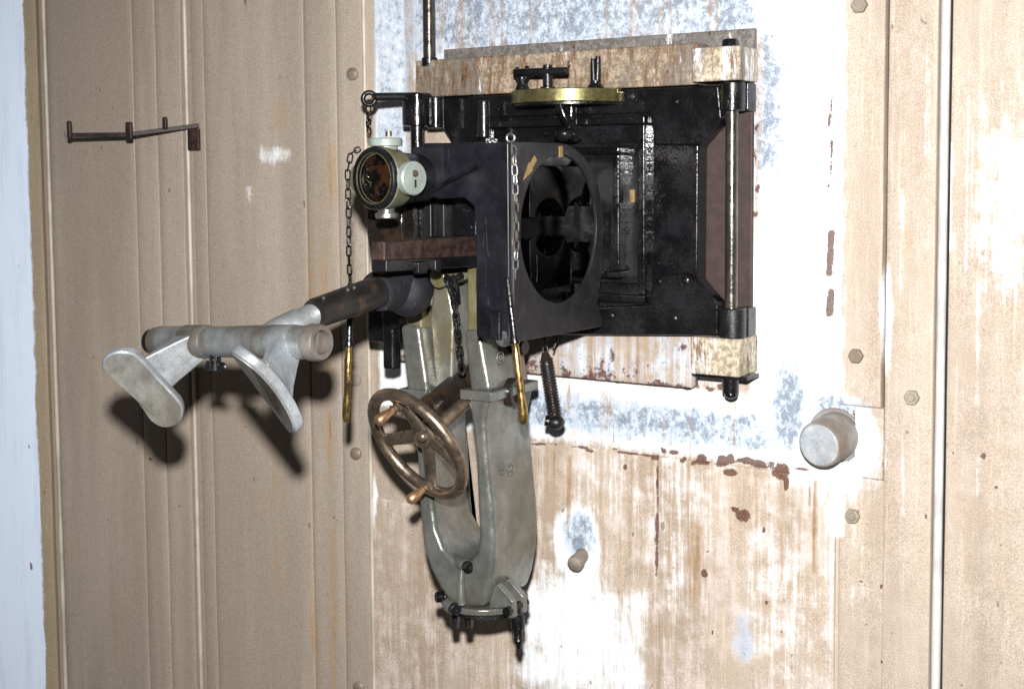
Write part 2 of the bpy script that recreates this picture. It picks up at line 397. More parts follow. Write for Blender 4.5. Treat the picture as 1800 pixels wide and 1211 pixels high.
# brown drips
rect(DR, .5, (950, 590), (1310, 690), .03); rect(DR, .32, (940, 780), (1300, 860), .05); blob(DR, .72, (1240, 985), .045, .09, .8)
for px_ in (1165, 1190, 1215, 1290, 1060, 1105): line(DR, .5, (px_, 690), (px_ - 4, 860 + (px_ * 37) % 90), .004, .014)
blob(DR, .4, (1090, 960), .06, .09, .8); blob(DR, .35, (1130, 1100), .03, .12, .8); rect(DR, .45, (770, 60), (1200, 120), .03); blob(DR, .45, (1590, 420), .014, .05, .8)
line(DR, .55, (1090, 1040), (1140, 1200), .006, .014); line(DR, .5, (1055, 1010), (1110, 1180), .002, .007)
rect(DR, .42, (820, 1120), (900, 1260), .03); blob(DR, .3, (700, 1000), .1, .2, .9)
for px_, y0, y1 in ((1155, 800, 1260), (1470, 850, 1260), (1555, -80, 1260), (895, 1000, 1260), (1641, -80, 1260)): line(DR, .42, (px_, y0), (px_ - 3, y1), .002, .010)
rr = random.Random(4)
for k in range(46):
    px_ = rr.uniform(945, 1440); y0 = 785 + (px_ - 940) * .11 + rr.uniform(-4, 20); line(DR, rr.uniform(.35, .75), (px_, y0), (px_ - 2, y0 + rr.uniform(20, 230)), rr.uniform(.0005, .0022), rr.uniform(.004, .009))
for k in range(26):
    px_ = rr.uniform(960, 1330); y0 = rr.uniform(655, 690); line(DR, rr.uniform(.35, .7), (px_, y0), (px_ - 2, y0 + rr.uniform(20, 110)), rr.uniform(.0005, .002), rr.uniform(.004, .009))
for k in range(24):
    px_ = rr.uniform(1480, 1800); y0 = rr.uniform(-60, 800); line(DR if k % 2 else WH, rr.uniform(.3, .55), (px_, y0), (px_ - 3, y0 + rr.uniform(120, 500)), rr.uniform(.0004, .0016), rr.uniform(.004, .010))
for k in range(60):
    px_, py_ = rr.uniform(950, 1790), rr.uniform(790, 1211); blob(RU, rr.uniform(.7, 1.1), (px_, py_), rr.uniform(.0008, .003), rr.uniform(.001, .004), .9)
# left plate: stains by their sightings, and a painted shade band at the step
LPATCH = []
def lblob(ch, st, p, rs, rz, fe=.7): LPATCH.append((ch, st, *atl(*p), rs, rz, fe))
lblob(DR, .75, (585, 310), .02, .1); lblob(DR, .55, (500, 210), .03, .05); lblob(DR, .5, (570, 480), .05, .25); lblob(DR, .55, (575, 780), .03, .1)
lblob(DR, .42, (565, 1050), .08, .3); lblob(DR, .35, (480, 960), .06, .2); lblob(DR, .3, (200, 1000), .1, .3)
lblob(WH, .62, (482, 272), .035, .02); lblob(WH, .58, (440, 340), .014, .02); lblob(RU, .9, (270, 808), .02, .004); lblob(RU, .8, (595, 908), .008, .004)
lblob(RU, 1.0, (340, 1005), .004, .006); lblob(RU, .9, (255, 345), .003, .003); lblob(RU, .9, (40, 130), .006, .003); lblob(RU, .9, (72, 990), .006, .01)

for px_ in (250, 290, 372, 545, 600, 640): lblob(DR, .2, (px_, 700), .006, 1.2, .8)
lblob(DR, .42, (358, 600), .012, 1.3, .8); lblob(WH, .5, (292, 900), .0025, .2, .7); lblob(DR, .5, (110, 600), .006, 1.2, .8)  # first blob paints the shadow side of the step as a dark band
for k in range(40): lblob(RU, rr.uniform(.7, 1.1), (rr.uniform(110, 645), rr.uniform(0, 1211)), rr.uniform(.0008, .0025), rr.uniform(.001, .003), .9)
for k in range(22): lblob(DR, rr.uniform(.3, .5), (rr.uniform(110, 640), rr.uniform(300, 1211)), rr.uniform(.003, .012), rr.uniform(.04, .16), .9)

def coat(x, z):
    out = np.zeros((4, len(x)))
    for k, ch, st, g, fe in PATCH:
        if k == 'r':
            d = np.maximum(np.maximum(g[0] - x, x - g[1]), np.maximum(g[2] - z, z - g[3])); v = st * smooth(-d, -fe, fe)
        elif k == 'l': v = st * smooth(-(seg_d(x, z, g[0], g[1]) - g[2]), -fe, fe * .3)
        else:
            d = np.sqrt(((x - g[0]) / g[2]) ** 2 + ((z - g[1]) / g[3]) ** 2); v = st * (1 - smooth(d, 1 - fe, 1 + fe))
        out[ch] = np.maximum(out[ch], v)
    return out
def lcoat(s, z):
    out = np.zeros((4, len(s)))
    for ch, st, a, b, rs, rz, fe in LPATCH:
        d = np.sqrt(((s - a) / rs) ** 2 + ((z - b) / rz) ** 2); out[ch] = np.maximum(out[ch], st * (1 - smooth(d, 1 - fe, 1 + fe)))
    return out

def panel(name, parent, x0, x1, z0, z1, n0, n1, left=False, step=.0045, mat=None, extra=None, bev=.0022):
    """plate with a rounded rim and a dense front that carries the paint record"""
    xs = [x0, x0 + bev * .3, x0 + bev] + list(np.linspace(x0 + bev, x1 - bev, max(2, int((x1 - x0) / step)))[1:-1]) + [x1 - bev, x1 - bev * .3, x1]
    zs = [z0, z0 + bev * .3, z0 + bev] + list(np.linspace(z0 + bev, z1 - bev, max(2, int((z1 - z0) / step)))[1:-1]) + [z1 - bev, z1 - bev * .3, z1]
    X, Z = np.meshgrid(np.array(xs), np.array(zs)); nx, nz = len(xs), len(zs)
    ex = np.minimum(X - x0, x1 - X); ez = np.minimum(Z - z0, z1 - Z)
    drop = np.zeros_like(X)
    for e in (ex, ez):
        drop = np.maximum(drop, np.where(e < bev * .2, bev, np.where(e < bev * .7, bev * .3, 0)))
    wob = np.array([[sin(a * 23 + n1 * 400 + 2 * sin(b * 9)) * .0004 + sin(b * 17 + a * 11) * .0004 for a in xs] for b in zs])
    N = n1 - drop + wob
    vs = []
    fx = X.ravel(); fz = Z.ravel(); fn = N.ravel()
    for a, b, c in zip(fx, fn, fz): vs.append(L3(a, b, c) if left else (a, b, c))
    k = len(vs); rim = [(0, i) for i in range(nx)] + [(j, nx - 1) for j in range(1, nz)] + [(nz - 1, i) for i in range(nx - 2, -1, -1)] + [(j, 0) for j in range(nz - 2, 0, -1)]
    fs = [(j * nx + i, j * nx + i + 1, (j + 1) * nx + i + 1, (j + 1) * nx + i) for j in range(nz - 1) for i in range(nx - 1)]
    bi = []
    for j, i in rim:
        a, c = X[j, i], Z[j, i]; bi.append(len(vs)); vs.append(L3(a, n0, c) if left else (a, n0, c))
    for q in range(len(rim)):
        j, i = rim[q]; j2, i2 = rim[(q + 1) % len(rim)]
        fs.append((j2 * nx + i2, j * nx + i, bi[q], bi[(q + 1) % len(rim)]))
    me = bpy.data.meshes.new(name); me.from_pydata([tuple(W3(v)) for v in vs], [], fs)
    if not left: pass
    me.validate(); me.update()
    bm = bmesh.new(); bm.from_mesh(me); bmesh.ops.recalc_face_normals(bm, faces=bm.faces)
    f0 = max(bm.faces, key=lambda f: f.calc_area())
    bm.to_mesh(me); bm.free()
    ax = np.concatenate([fx, [X[j, i] for j, i in rim]]); az = np.concatenate([fz, [Z[j, i] for j, i in rim]])
    c4 = lcoat(ax, az) if left else coat(ax, az)
    if extra is not None: c4 = np.maximum(c4, extra(ax, az))
    at_ = me.attributes.new('coat', 'FLOAT_COLOR', 'POINT'); at_.data.foreach_set('color', c4.T.astype(np.float32).ravel())
    for p in me.polygons: p.use_smooth = True
    me.set_sharp_from_angle(angle=radians(60))
    me.materials.append(mat or (M['wall_l'] if left else M['wall']))
    o = bpy.data.objects.new(name, me); COL.objects.link(o)
    if parent is not None: o.parent = parent; o.matrix_parent_inverse = Matrix.Translation(-parent.location)
    return o

ZT, ZB = .40, -1.27
# main armour wall: the white painted front plate is the structure, the other plates are its pieces
wall = struct(panel('wall', None, XC - .02, xat(1520, 0), ZB, ZT, -.06, 0))
zl = zat(1150, 800, 0)                                    # ledge between the white band and the tan plates below
ledge = [(655, 893, .004, zat(700, 880, 0)), (896, 1154, .003, zl), (1157, 1467, .006, zl)]
for a, b, n, top in ledge:
    panel('wall_plate', wall, xat(a, n, 1000), xat(b, n, 1000), ZB, top, -.01, n, mat=M['wall_p'])
n = .008
panel('wall_plate', wall, xat(1480, n, 300), xat(1553, n, 300), zat(1490, 712, n), ZT, -.01, n)
panel('wall_plate', wall, xat(1502, n, 740), xat(1553, n, 740), zat(1500, 838, n), zat(1490, 712, n) - .0005, -.01, n)
panel('wall_plate', wall, xat(1474, n, 1000), xat(1553, n, 1000), ZB, zat(1500, 838, n) - .0005, -.01, n)
panel('wall_plate', wall, xat(1556, n, 600), xat(1641, n, 600), ZB, ZT, -.01, n + .001)
panel('wall_plate', wall, xat(1664, n, 600), .35, ZB, ZT, -.06, .004)
g = G(); xb = xat(1653, .004, 600)
g.lathe((xb, .001, ZB), (0, 0, 1), [(i * .02, .0070 + .0010 * noise.noise(Vector((i * .09, 1, 0)))) for i in range(int((ZT - ZB) / .02) + 1)], 12)
obj('sealing_bead', g, flat('white_filler', (.60, .59, .58), .5, 0, .3, 12), wall)
# sill under the embrasure
panel('sill', wall, xat(700, .03, 640), xat(1214, .03, 640), zat(1250, 686, .03) , zat(1250, 590, .03), -.01, .03,
      extra=lambda x, z: np.array([.30 + 0 * x, .40 + .2 * smooth(-z, .33, .365), .34 + 0 * x, .56 + 0 * x]))
# header plate above the lintel
panel('header_plate', wall, xat(775, .02, 80), xat(1322, .02, 60), zat(1250, 110, .02), zat(1250, 54, .02), -.01, .012, mat=M['header'],
      extra=lambda x, z: np.array([.12 + 0 * x, .2 + 0 * x, .62 + 0 * x, .62 + 0 * x]))

# left wall
s100, s80 = atl(101, 600)[0], atl(82, 600)[0]
leftwall = struct(panel('wall_left', None, .0, s80 + .05, ZB, ZT + .1, -.06, -.004, True, .03))
edges = [(650, 602, .004), (600, 547, .003), (545, 372, .0042), (370, 349, .001), (333, 291, .006), (289.5, 251, .0068), (249.5, 103, .006)]
for a, b, off in edges:
    panel('wall_plate', leftwall, max(.002, atl(a, 600)[0]), atl(b, 600)[0], ZB, ZT + .1, -.03, off, True, .012)
for px_, r, mt in ((341, .0044, 'bead'), (98, .0050, 'bead'), (655, .0040, 'bead')):
    g = G(); s_ = atl(px_, 600)[0] if px_ < 650 else .0
    p = L3(s_, .004, ZB)
    g.lathe(p, (0, 0, 1), [(i * .02, r + r * .10 * noise.noise(Vector((i * .09, px_, 0)))) for i in range(int((ZT + .1 - ZB) / .02) + 1)], 12)
    obj('sealing_bead', g, M[mt], leftwall)
# white pillar at the far left, its ragged paint lapping onto a brown strip
pil = lambda x, z: np.array([1.3 * smooth(x, s80 + .012, s80 + .026) , 0 * x, .05 + 0 * x, .08 + 0 * x])
pillar = struct(panel('pillar', None, s80 - .012, s80 + .9, ZB, ZT + .15, -.05, .012, True, .01, extra=pil, mat=M['pillar']))
_p = W3(L3(s80 - .012, .012, 0)); pillar.matrix_world = Matrix.Translation(_p) @ Matrix.Rotation(radians(22), 4, 'Z') @ Matrix.Translation(-_p)   # its face turns into the room

def hexbolt(p, r, h, parent, ax=(0, 1, 0), nut=False):
    g = G(); g.cyl(p, tuple(p[i] + ax[i] * h for i in range(3)), r, r * .97, 6)
    o = obj('bolt', g, M['bolt'], parent, .0018, 2)
    if nut:
        q = tuple(p[i] + ax[i] * (h * .8) for i in range(3))
        g = G(); g.cyl(q, tuple(p[i] + ax[i] * h * 1.35 for i in range(3)), r * .52, r * .45, 14); obj('bolt_tip', g, M['bolt'], o, .001)
for px_, py_, r, nt in ((1512, 10, .0135, 0), (1506, 625, .0125, 0), (1604, 698, .0125, 1), (1500, 906, .0125, 1)):
    hexbolt(A(px_, py_, .008), r, .009, wall, nut=nt)
for px_, py_, r in ((620, 131, .0125), (626, 668, .012), (626, 797, .0125), (631, 1207, .0125)):
    p = LA(px_, py_, .004); g = G(); q = (p[0] + LNX * .006, p[1] + LNN * .006, p[2])
    g.lathe(p, (LNX, LNN, 0), [(0, r), (.003, r), (.0055, r * .82), (.0065, r * .3)], 20); obj('bolt', g, M['bolt'], leftwall)

# ================================================================== LINTEL, HINGE BLOCKS, ROD
nb = .055
xl, xr = xat(730, nb, 140), xat(1216, nb, 120)
g = G(); g.box(xl, xr + .01, .0, nb, zat(1210, 150, nb), zat(735, 107, nb))
o = obj('lintel_beam', g, M['cream'], None, .004, 3)
tag(o, 'rust-stained cream lintel beam across the top of the black embrasure door', 'beam')
g = G(); nk = .075
g.box(xat(1216, nk, 110), xat(1300, nk, 110), .0, nk, zat(1300, 141, nk), zat(1300, 80, nk))
o = obj('hinge_block', g, M['creamw'], None, .003, 3)
tag(o, 'pale rusty hinge block at the upper right corner of the door', 'hinge block', 'hinge blocks of the embrasure door')
g = G(); xh, zh = at(1284, 78, .055); g.cyl((xh, .055, zh - .02), (xh, .055, zh + .008), .016, .013, 6); obj('nut', g, M['oil'], o, .002)
g = G(); g.box(xat(1214, nk, 640), xat(1300, nk, 640), .0, nk, zat(1300, 664, nk), zat(1300, 597, nk))
o = obj('hinge_block', g, M['creamw'], None, .003, 3)
tag(o, 'pale rusty hinge block at the lower right corner of the door, dark drip underneath', 'hinge block', 'hinge blocks of the embrasure door')
xh, zh = at(1284, 660, .055)
g = G(); g.cyl((xh, .055, zh - .028), (xh, .055, zh + .006), .013, .014, 12); g.ball((xh + .002, .057, zh - .03), .011, (1, 1, .7), 12); obj('nut', g, M['oil'], o)
g = G(); g.box(xh - .055, xh + .035, .02, .07, zh - .004, zh + .002); obj('washer_plate', g, M['oil'], o, .001)
# long steel rod running up out of the picture
xr_, zr_ = at(755, 106, .045)
t = thing('lifting_rod', 'dark greased vertical rod rising from the lintel out of the picture', 'rod', (xr_, .045, zr_ - .01))
g = G(); g.cyl((xr_, .045, zr_ - .01), (xr_, .045, .42), .0115); obj('shaft', g, M['rodst'], t)
g = G(); g.cyl((xr_, .045, zr_ - .012), (xr_, .045, zr_ + .004), .0145); obj('collar', g, M['oil_s'], t, .001)

# ================================================================== EMBRASURE DOOR
door = thing('embrasure_door', 'black oiled steel embrasure door hinged on the right in the rusty wall', 'door', (-1.15, .02, -.28))
DN = .05
g = G(); g.box(xat(1150, .012, 350), xat(1322, .012, 350), .003, .012, zat(1300, 592, .012), zat(1300, 146, .012)); obj('back_plate', g, M['frame_brown'], door, .002)
pts = [(768, 172), (1262, 150), (1272, 208), (1228, 258), (1226, 492), (1262, 536), (1262, 588), (860, 590), (860, 440), (796, 270), (790, 246), (775, 222), (768, 200)]
g = G(); g.prism([at(a, b, DN) for a, b in pts], 'n', .014, DN); obj('door_plate', g, M['oil'], door, .004, 3)
# raised frames nested on the plate, each bar its own piece
def rimframe(x0, x1, z0, z1, bw, n0, n1, mat):
    for a in ((x0, x1, z1 - bw, z1), (x0, x1, z0, z0 + bw), (x0, x0 + bw, z0 + bw, z1 - bw), (x1 - bw, x1, z0 + bw, z1 - bw)):
        g = G(); g.box(a[0], a[1], n0, n1, a[2], a[3]); obj('frame_bar', g, mat, door, .003, 3)
n1 = .068
rimframe(-1.32, xat(1133, n1, 350), zat(1133, 534, n1), zat(1133, 203, n1), .014, DN - .004, n1, M['oil'])
g = G(); g.box(-1.30, xat(1126, .058, 350), DN - .002, .058, zat(1120, 500, .058), zat(1120, 250, .058)); obj('inner_panel', g, M['oil_s'], door, .002)
n2 = .085
rimframe(-1.28, xat(1088, n2, 350), zat(1088, 490, n2), zat(1088, 258, n2), .012, .05, n2, M['oil'])
g = G(); g.box(-1.27, xat(1083, .075, 350), .05, .075, zat(1080, 480, .075), zat(1080, 265, .075)); obj('inner_panel', g, M['oil_s'], door, .002)
g = G(); q = A(1112, 345, .062); g.obox(q, (.0042, 0, 0), (0, .003, 0), (0, 0, .011)); obj('brass_plate', g, M['label'], door, .001)
# lower ledge of the door and the hinge arms
zb = zat(1262, 590, .062)
g = G(); g.prism([at(a, b, .062) for a, b in ((870, 545), (1030, 540), (1140, 535), (1150, 484), (1200, 480), (1226, 492), (1262, 532), (1262, 590), (870, 588))], 'n', .03, .062); obj('hinge_arm', g, M['oil'], door, .004, 3)
g = G(); g.prism([at(a, b, .062) for a, b in ((820, 170), (1262, 150), (1268, 208), (1228, 256), (1150, 256), (1140, 200), (820, 208))], 'n', .03, .060); obj('hinge_arm', g, M['oil'], door, .004, 3)
for a, b, r in ((145, 196, .0205), (541, 593, .022)):
    xk, z1_ = at(1288, a, .055); _, z0_ = at(1288, b, .055)
    g = G(); g.lathe((xk, .055, z0_), (0, 0, 1), [(0, r - .002), (.002, r), (z1_ - z0_ - .002, r), (z1_ - z0_, r - .002)], 32); obj('hinge_knuckle', g, M['oil_s'], door)
    g = G(); g.box(xk, xat(1322, .03, a), .012, .045, z0_ + .001, z1_ - .001); obj('hinge_lug', g, M['oil_s'], door, .002)
xk, za = at(1287, 190, .055); _, zc = at(1287, 545, .055)
g = G(); g.cyl((xk, .055, zc), (xk, .055, za), .0105, None, 28); obj('hinge_rod', g, M['rodst'], door)
# strap across the door, bosses and rivets
for px_, py_, r, h in ((1160, 495, .006, .004), (1205, 493, .007, .004), (1075, 555, .005, .003), (1185, 560, .006, .003), (1110, 170, .007, .004), (1190, 180, .006, .004), (860, 185, .008, .01), (960, 235, .006, .006)):
    p = A(px_, py_, .061); g = G(); g.lathe(p, (0, 1, 0), [(0, r), (h * .5, r * .9), (h, r * .4)], 12); obj('rivet', g, M['oil_s'], door)
# bulging lugs under the brass scale
for px_, w_ in ((848, .012), (1002, .010)):
    x_, z_ = at(px_, 212, .09); g = G(); g.cyl((x_, .085, z_ - .03), (x_, .085, z_ + .035), w_, w_ * .9, 18); obj('lug', g, M['oil'], door, .002)
g = G(); g.tube([A(985, 185, .12), A(992, 205, .12), A(1005, 225, .11), A(1012, 245, .10)], [.009, .008, .008, .01], 12); g.ball(A(992, 236, .12), .017, (1, 1, .8)); obj('scale_stem', g, M['oil'], door)

# latch pin with its arm on the left of the door
latch = thing('latch_pin', 'black oiled latch pin with a side arm at the upper left of the door', 'latch', A(737, 250, .10))
xk, z1_ = at(733, 165, .10); _, z0_ = at(733, 222, .10); _, zlow = at(733, 275, .10)
g = G(); g.lathe((xk, .10, z0_), (0, 0, 1), [(0, .025), (.002, .027), (z1_ - z0_ - .003, .027), (z1_ - z0_, .024)], 32); obj('barrel', g, M['oil'], latch)
g = G(); g.cyl((xk, .10, zlow), (xk, .10, z0_), .0125); obj('pin', g, M['oil_s'], latch)
x2, _ = at(768, 200, .085); g = G(); g.cyl((x2 - .006, .08, z0_ - .004), (x2 - .006, .08, z1_ - .006), .0165); obj('door_knuckle', g, M['oil'], latch, .002)
a, b = A(735, 170, .10), A(655, 171, .17)
g = G(); g.tube([a, b], .0075, 14); obj('arm', g, M['oil_s'], latch)
g = G(); g.torus(A(649, 174, .172), (.5, .8, 0), .011, .0045, 24, 10); obj('ring', g, M['oil_s'], latch)

# ================================================================== BRASS AZIMUTH SCALE WITH CLAMPS
cx, cn, R_ = -1.143, .05, .102
zs0, zs1 = zat(990, 178, .15), zat(990, 154, .15)
scale = thing('azimuth_scale', 'brass half-round scale plate projecting above the black door', 'scale plate', (cx, cn, zs0))
out = [(cx + R_ * cos(q), cn + R_ * 1.02 * sin(q)) for q in [pi * i / 30 for i in range(31)]] 
g = G(); g.prism(out, 'z', zs0, zs1); obj('rim_plate', g, M['brass'], scale, .002, 2, 30)
out2 = [(cx + (R_ - .003) * cos(q), cn + (R_ - .003) * sin(q)) for q in [pi * i / 30 for i in range(31)]]
g = G(); g.prism(out2, 'z', zs0 - .004, zs0 - .0005); obj('under_plate', g, M['oil_s'], scale)
g = G(); g.box(cx + .04, xat(1086, .07, 155), .03, .07, zs1 - .008, zs1 - .001); obj('end_plate', g, M['brass'], scale, .001)
def clamp(name, lab, px_, top, n_, build):
    p = A(px_, 153, n_); t = thing(name, lab, 'clamp', (p[0], n_, zs1 + .0005), 'clamps on the brass scale'); build(t, p[0], n_); return t
H = lambda py_, n_: zat(965, py_, n_)
def tb(t, x, n_):
    z1_ = H(114, n_); g = G(); g.lathe((x, n_, zs1), (0, 0, 1), [(0, .0125), (.003, .0125), (.005, .0085), (z1_ - zs1 - .012, .0078), (z1_ - zs1 - .001, .0082), (z1_ - zs1, .006)], 20); obj('post', g, M['oil_s'], t)
    zc_ = H(127, n_); g = G(); xr0, xr1 = xat(906, n_, 127), xat(998, n_, 127)
    g.cyl((xr0, n_ + .002, zc_ + .002), (xr1, n_ + .002, zc_), .0065, None, 16); obj('cross_bar', g, M['oil_s'], t, .001)
    g = G(); g.tube([(xr1 - .002, n_, zc_), (xr1 + .001, n_, zc_ + .013), (xr1 + .004, n_, zc_ + .016)], .0013, 6); obj('split_pin', g, M['oil_s'], t)
clamp('clamp_lever', 'black T-shaped clamp lever on the brass scale', 963, 114, .125, tb)
def wing(t, x, n_):
    z1_ = H(118, n_)
    g = G(); g.lathe((x, n_, zs1), (0, 0, 1), [(0, .013), (.006, .011), (.014, .008), (.022, .008)], 18); obj('base', g, M['oil_s'], t)
    g = G()
    for s in (-1, 1): g.tube([(x + s * .002, n_, zs1 + .014), (x + s * .009, n_ + s * .001, zs1 + .026), (x + s * .011, n_ + s * .002, z1_ - .004), (x + s * .010, n_, z1_ + .003)], [.006, .0058, .0062, .003], 10)
    obj('wing', g, M['oil_s'], t)
clamp('wing_nut', 'black wing nut at the left end of the brass scale', 918, 118, .118, wing)
def forkp(t, x, n_):
    g = G(); g.lathe((x, n_, zs1), (0, 0, 1), [(0, .014), (.004, .0125), (.008, .009), (.012, .009)], 18); obj('base', g, M['oil_s'], t)
    g = G()
    for s, h in ((-1, 108), (1, 105)): g.tube([(x + s * .003, n_, zs1 + .006), (x + s * .0045, n_, H(125, n_)), (x + s * .0045, n_, H(h, n_))], [.006, .005, .0042], 10)
    obj('prong', g, M['oil_s'], t)
clamp('fork_clamp', 'black two-pronged clamp at the right end of the brass scale', 1047, 107, .10, forkp)

# ================================================================== BOX-SHAPED MOUNT HOUSING
BX1 = -1.0587; NB0, NB1 = .10, .368; ZB0, ZB1 = -.256, .0415
HC = (.2285, -.0935); HR = .1165
mount = thing('mount_housing', 'black box-shaped gun mount housing with a large round hole in its side', 'mount', (-1.19, .23, ZB0))
# right cheek with the round hole; far upper corner rounded about the hole, scoop at the lower far corner
rc = .137
outl = [(NB1, ZB0 - .002), (NB1, ZB1)]
outl += [(HC[0] - rc * 1.02 * sin(q), HC[1] + (ZB1 - HC[1]) * cos(q)) for q in [radians(d) for d in range(0, 91, 9)]]
outl += [(NB0 - .008, -.17), (NB0 + .004, -.205), (NB0 + .010, -.225), (NB0 + .006, -.243), (NB0 - .006, -.252), (NB0 - .004, -.262)]
g = G(); g.holed(outl, HC, HR, 'x', BX1 - .006, BX1, 72); obj('side_plate', g, M['satin'], mount, .0018, 3)
# front plate: an upside-down L, top bar running left, leg on the right
xleg = xat(835, NB1, 430); xbar = xat(742, NB1, 280)
fr = [(BX1 - .0065, ZB0), (BX1 - .0065, ZB1 - .0005), (xbar, ZB1 + .001), (xbar, zat(760, 342, NB1)), (xat(770, NB1, 345), zat(800, 350, NB1)), (xat(815, NB1, 350), zat(815, 348, NB1)), (xat(832, NB1, 358), zat(832, 362, NB1)), (xleg, zat(835, 395, NB1)), (xleg, ZB0 + .003)]
g = G(); g.prism(fr, 'n', NB1 - .02, NB1 - .0004); obj('front_plate', g, satin_black('front_black_paint', (.006, .006, .009), (.012, .012, .018), .36), mount, .003, 3)
g = G(); g.box(xbar + .005, BX1 - .0065, NB0 + .13, NB1 - .0205, ZB1 - .016, ZB1 - .001); obj('top_plate', g, M['satin'], mount, .002)
g = G(); g.box(xleg, BX1 - .0065, NB0 + .02, NB1 - .0205, ZB0 + .002, ZB0 + .014); obj('bottom_plate', g, M['satin'], mount, .002)
# inside of the hole: drum wall and the twin-scooped carrier
xi = BX1 - .0065
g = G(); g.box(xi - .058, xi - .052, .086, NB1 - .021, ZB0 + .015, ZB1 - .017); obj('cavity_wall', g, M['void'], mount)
def twin(up):
    # block with two round scoops side by side, seen end on through the hole
    Xb = xi - .026; Xa = Xb - .024; sgn = 1 if up else -1
    n1_, zc_ = onx(938, 402, Xb); n0_ = onx(1044, 402, Xb)[0]; r_ = (n1_ - n0_) / 4; top = zc_ + sgn * (r_ + .05); e_ = zc_ + sgn * r_ * .35
    out = [(n0_ - .01, top), (n1_ + .01, top), (n1_ + .01, e_)]
    for c_ in (n1_ - r_, n0_ + r_): out += [(c_ + r_ * 1.02 * cos(q), zc_ + sgn * r_ * .95 * sin(q)) for q in [radians(d) for d in range(20, 161, 10)]]
    out += [(n0_ - .01, e_)]
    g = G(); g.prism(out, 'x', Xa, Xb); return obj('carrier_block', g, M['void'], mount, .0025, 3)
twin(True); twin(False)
g = G(); g.tube([(xi - .03, HC[0] + .075, HC[1] - .05), (xi - .03, HC[0] + .06, HC[1] - .075), (xi - .02, HC[0] + .05, HC[1] - .085)], [.009, .007, .005], 12); obj('inner_lever', g, M['grease'], mount)
g = G(); g.lathe((BX1 - .0022, NB1 - .0026, ZB0), (0, 0, 1), [(0, .0024), ((ZB1 - ZB0) * .5, .0028), (ZB1 - ZB0 - .004, .0024)], 10); obj('worn_edge_glint', g, M['steel'], mount)  # bright strip along the worn edge, put in for its highlight
# brass index marks on the side plate
n_, z_ = onx(985, 267, BX1); g = G(); g.obox((BX1 + .0008, n_, z_), (.0012, 0, 0), (0, .0048, 0), (0, 0, .0088)); obj('index_mark', g, M['label'], mount)
n_, z_ = onx(930, 297, BX1); d = Vector((.036, .034)).normalized(); ar = [(-.024, -.0045), (-.005, -.0045), (-.005, -.008), (.024, 0), (-.005, .008), (-.005, .0045), (-.024, .0045)]
dirn = Vector((onx(918, 320, BX1)[0] - onx(940, 280, BX1)[0], onx(918, 320, BX1)[1] - onx(940, 280, BX1)[1])).normalized(); pr = Vector((-dirn.y, dirn.x))
g = G(); g.prism([(n_ + dirn.x * a + pr.x * b, z_ + dirn.y * a + pr.y * b) for a, b in ar], 'x', BX1 - .0005, BX1 + .0015); obj('arrow_plate', g, M['label'], mount)
# small latch at the foot of the front plate
p = A(873, 572, NB1 + .004); g = G(); g.obox(p, (.0085, 0, 0), (0, .005, 0), (0, 0, .022)); obj('foot_latch', g, M['oil_s'], mount, .002)
g = G(); g.cyl(A(885, 596, NB1 + .002), A(908, 590, NB1 - .1), .012, None, 16); obj('foot_roller', g, M['oil_s'], mount)
# body behind the front plate, on the left
body_l = xat(655, .14, 450)
g = G(); g.box(-1.335, -1.245, .06, .24, -.14, .03); obj('core_block', g, M['oil'], mount, .004)
g = G(); g.cyl((-1.39, .2, -.09), (-1.315, .2, -.09), .105, None, 56); obj('trunnion_drum', g, M['grease'], mount, .003)
g = G(); g.box(xat(735, .26, 400), xat(838, .26, 400), .21, .26, zat(790, 425, .26), zat(790, 340, .26)); obj('slide_block', g, M['oil_s'], mount, .003)
for px_ in (752, 775): 
    x_, z_ = at(px_, 385, .27); g = G(); g.box(x_ - .009, x_ + .008, .25, .272, zat(px_, 418, .27), zat(px_, 348, .27)); obj('slide_rail', g, M['satin'], mount, .003)
g = G(); g.box(xat(800, .28, 380), xat(838, .28, 380), .25, .282, zat(810, 415, .28), zat(810, 352, .28)); obj('slide_cover', g, M['oil'], mount, .003)
g = G(); g.tube([A(742, 345, .37), A(790, 318, .376), A(838, 292, .376)], .003, 8); obj('cable', g, M['oil_s'], mount)
# brown bar and the dark clamp bar under it, running out from the wall
XB = -1.185
a, b = onx(664, 446, XB), onx(832, 424, XB)
def barx(name, X, w_, q0, q1, hz, mat, bev=.002):
    p0 = Vector((X, q0[0], q0[1])); p1 = Vector((X, q1[0], q1[1])); d = p1 - p0; c = (p0 + p1) / 2
    u = Vector((0, -d.z, d.y)).normalized() * hz
    g = G(); g.obox(tuple(c), (w_, 0, 0), tuple(d / 2), tuple(u)); return obj(name, g, mat, mount, bev)
barx('slide_bar', XB, .012, onx(664, 444, XB), onx(834, 432, XB), .0155, M['rustbar'])
barx('clamp_bar', XB + .004, .014, onx(662, 467, XB), onx(834, 458, XB), .0085, M['oil_s'])
for px_, py_, w_ in ((735, 470, .012), (762, 466, .008)):
    n_, z_ = onx(px_, py_, XB + .016); g = G(); g.obox((XB + .02, n_, z_), (.006, 0, 0), (0, w_, 0), (0, 0, .009)); obj('clamp_nut', g, M['oil_s'], mount, .003)
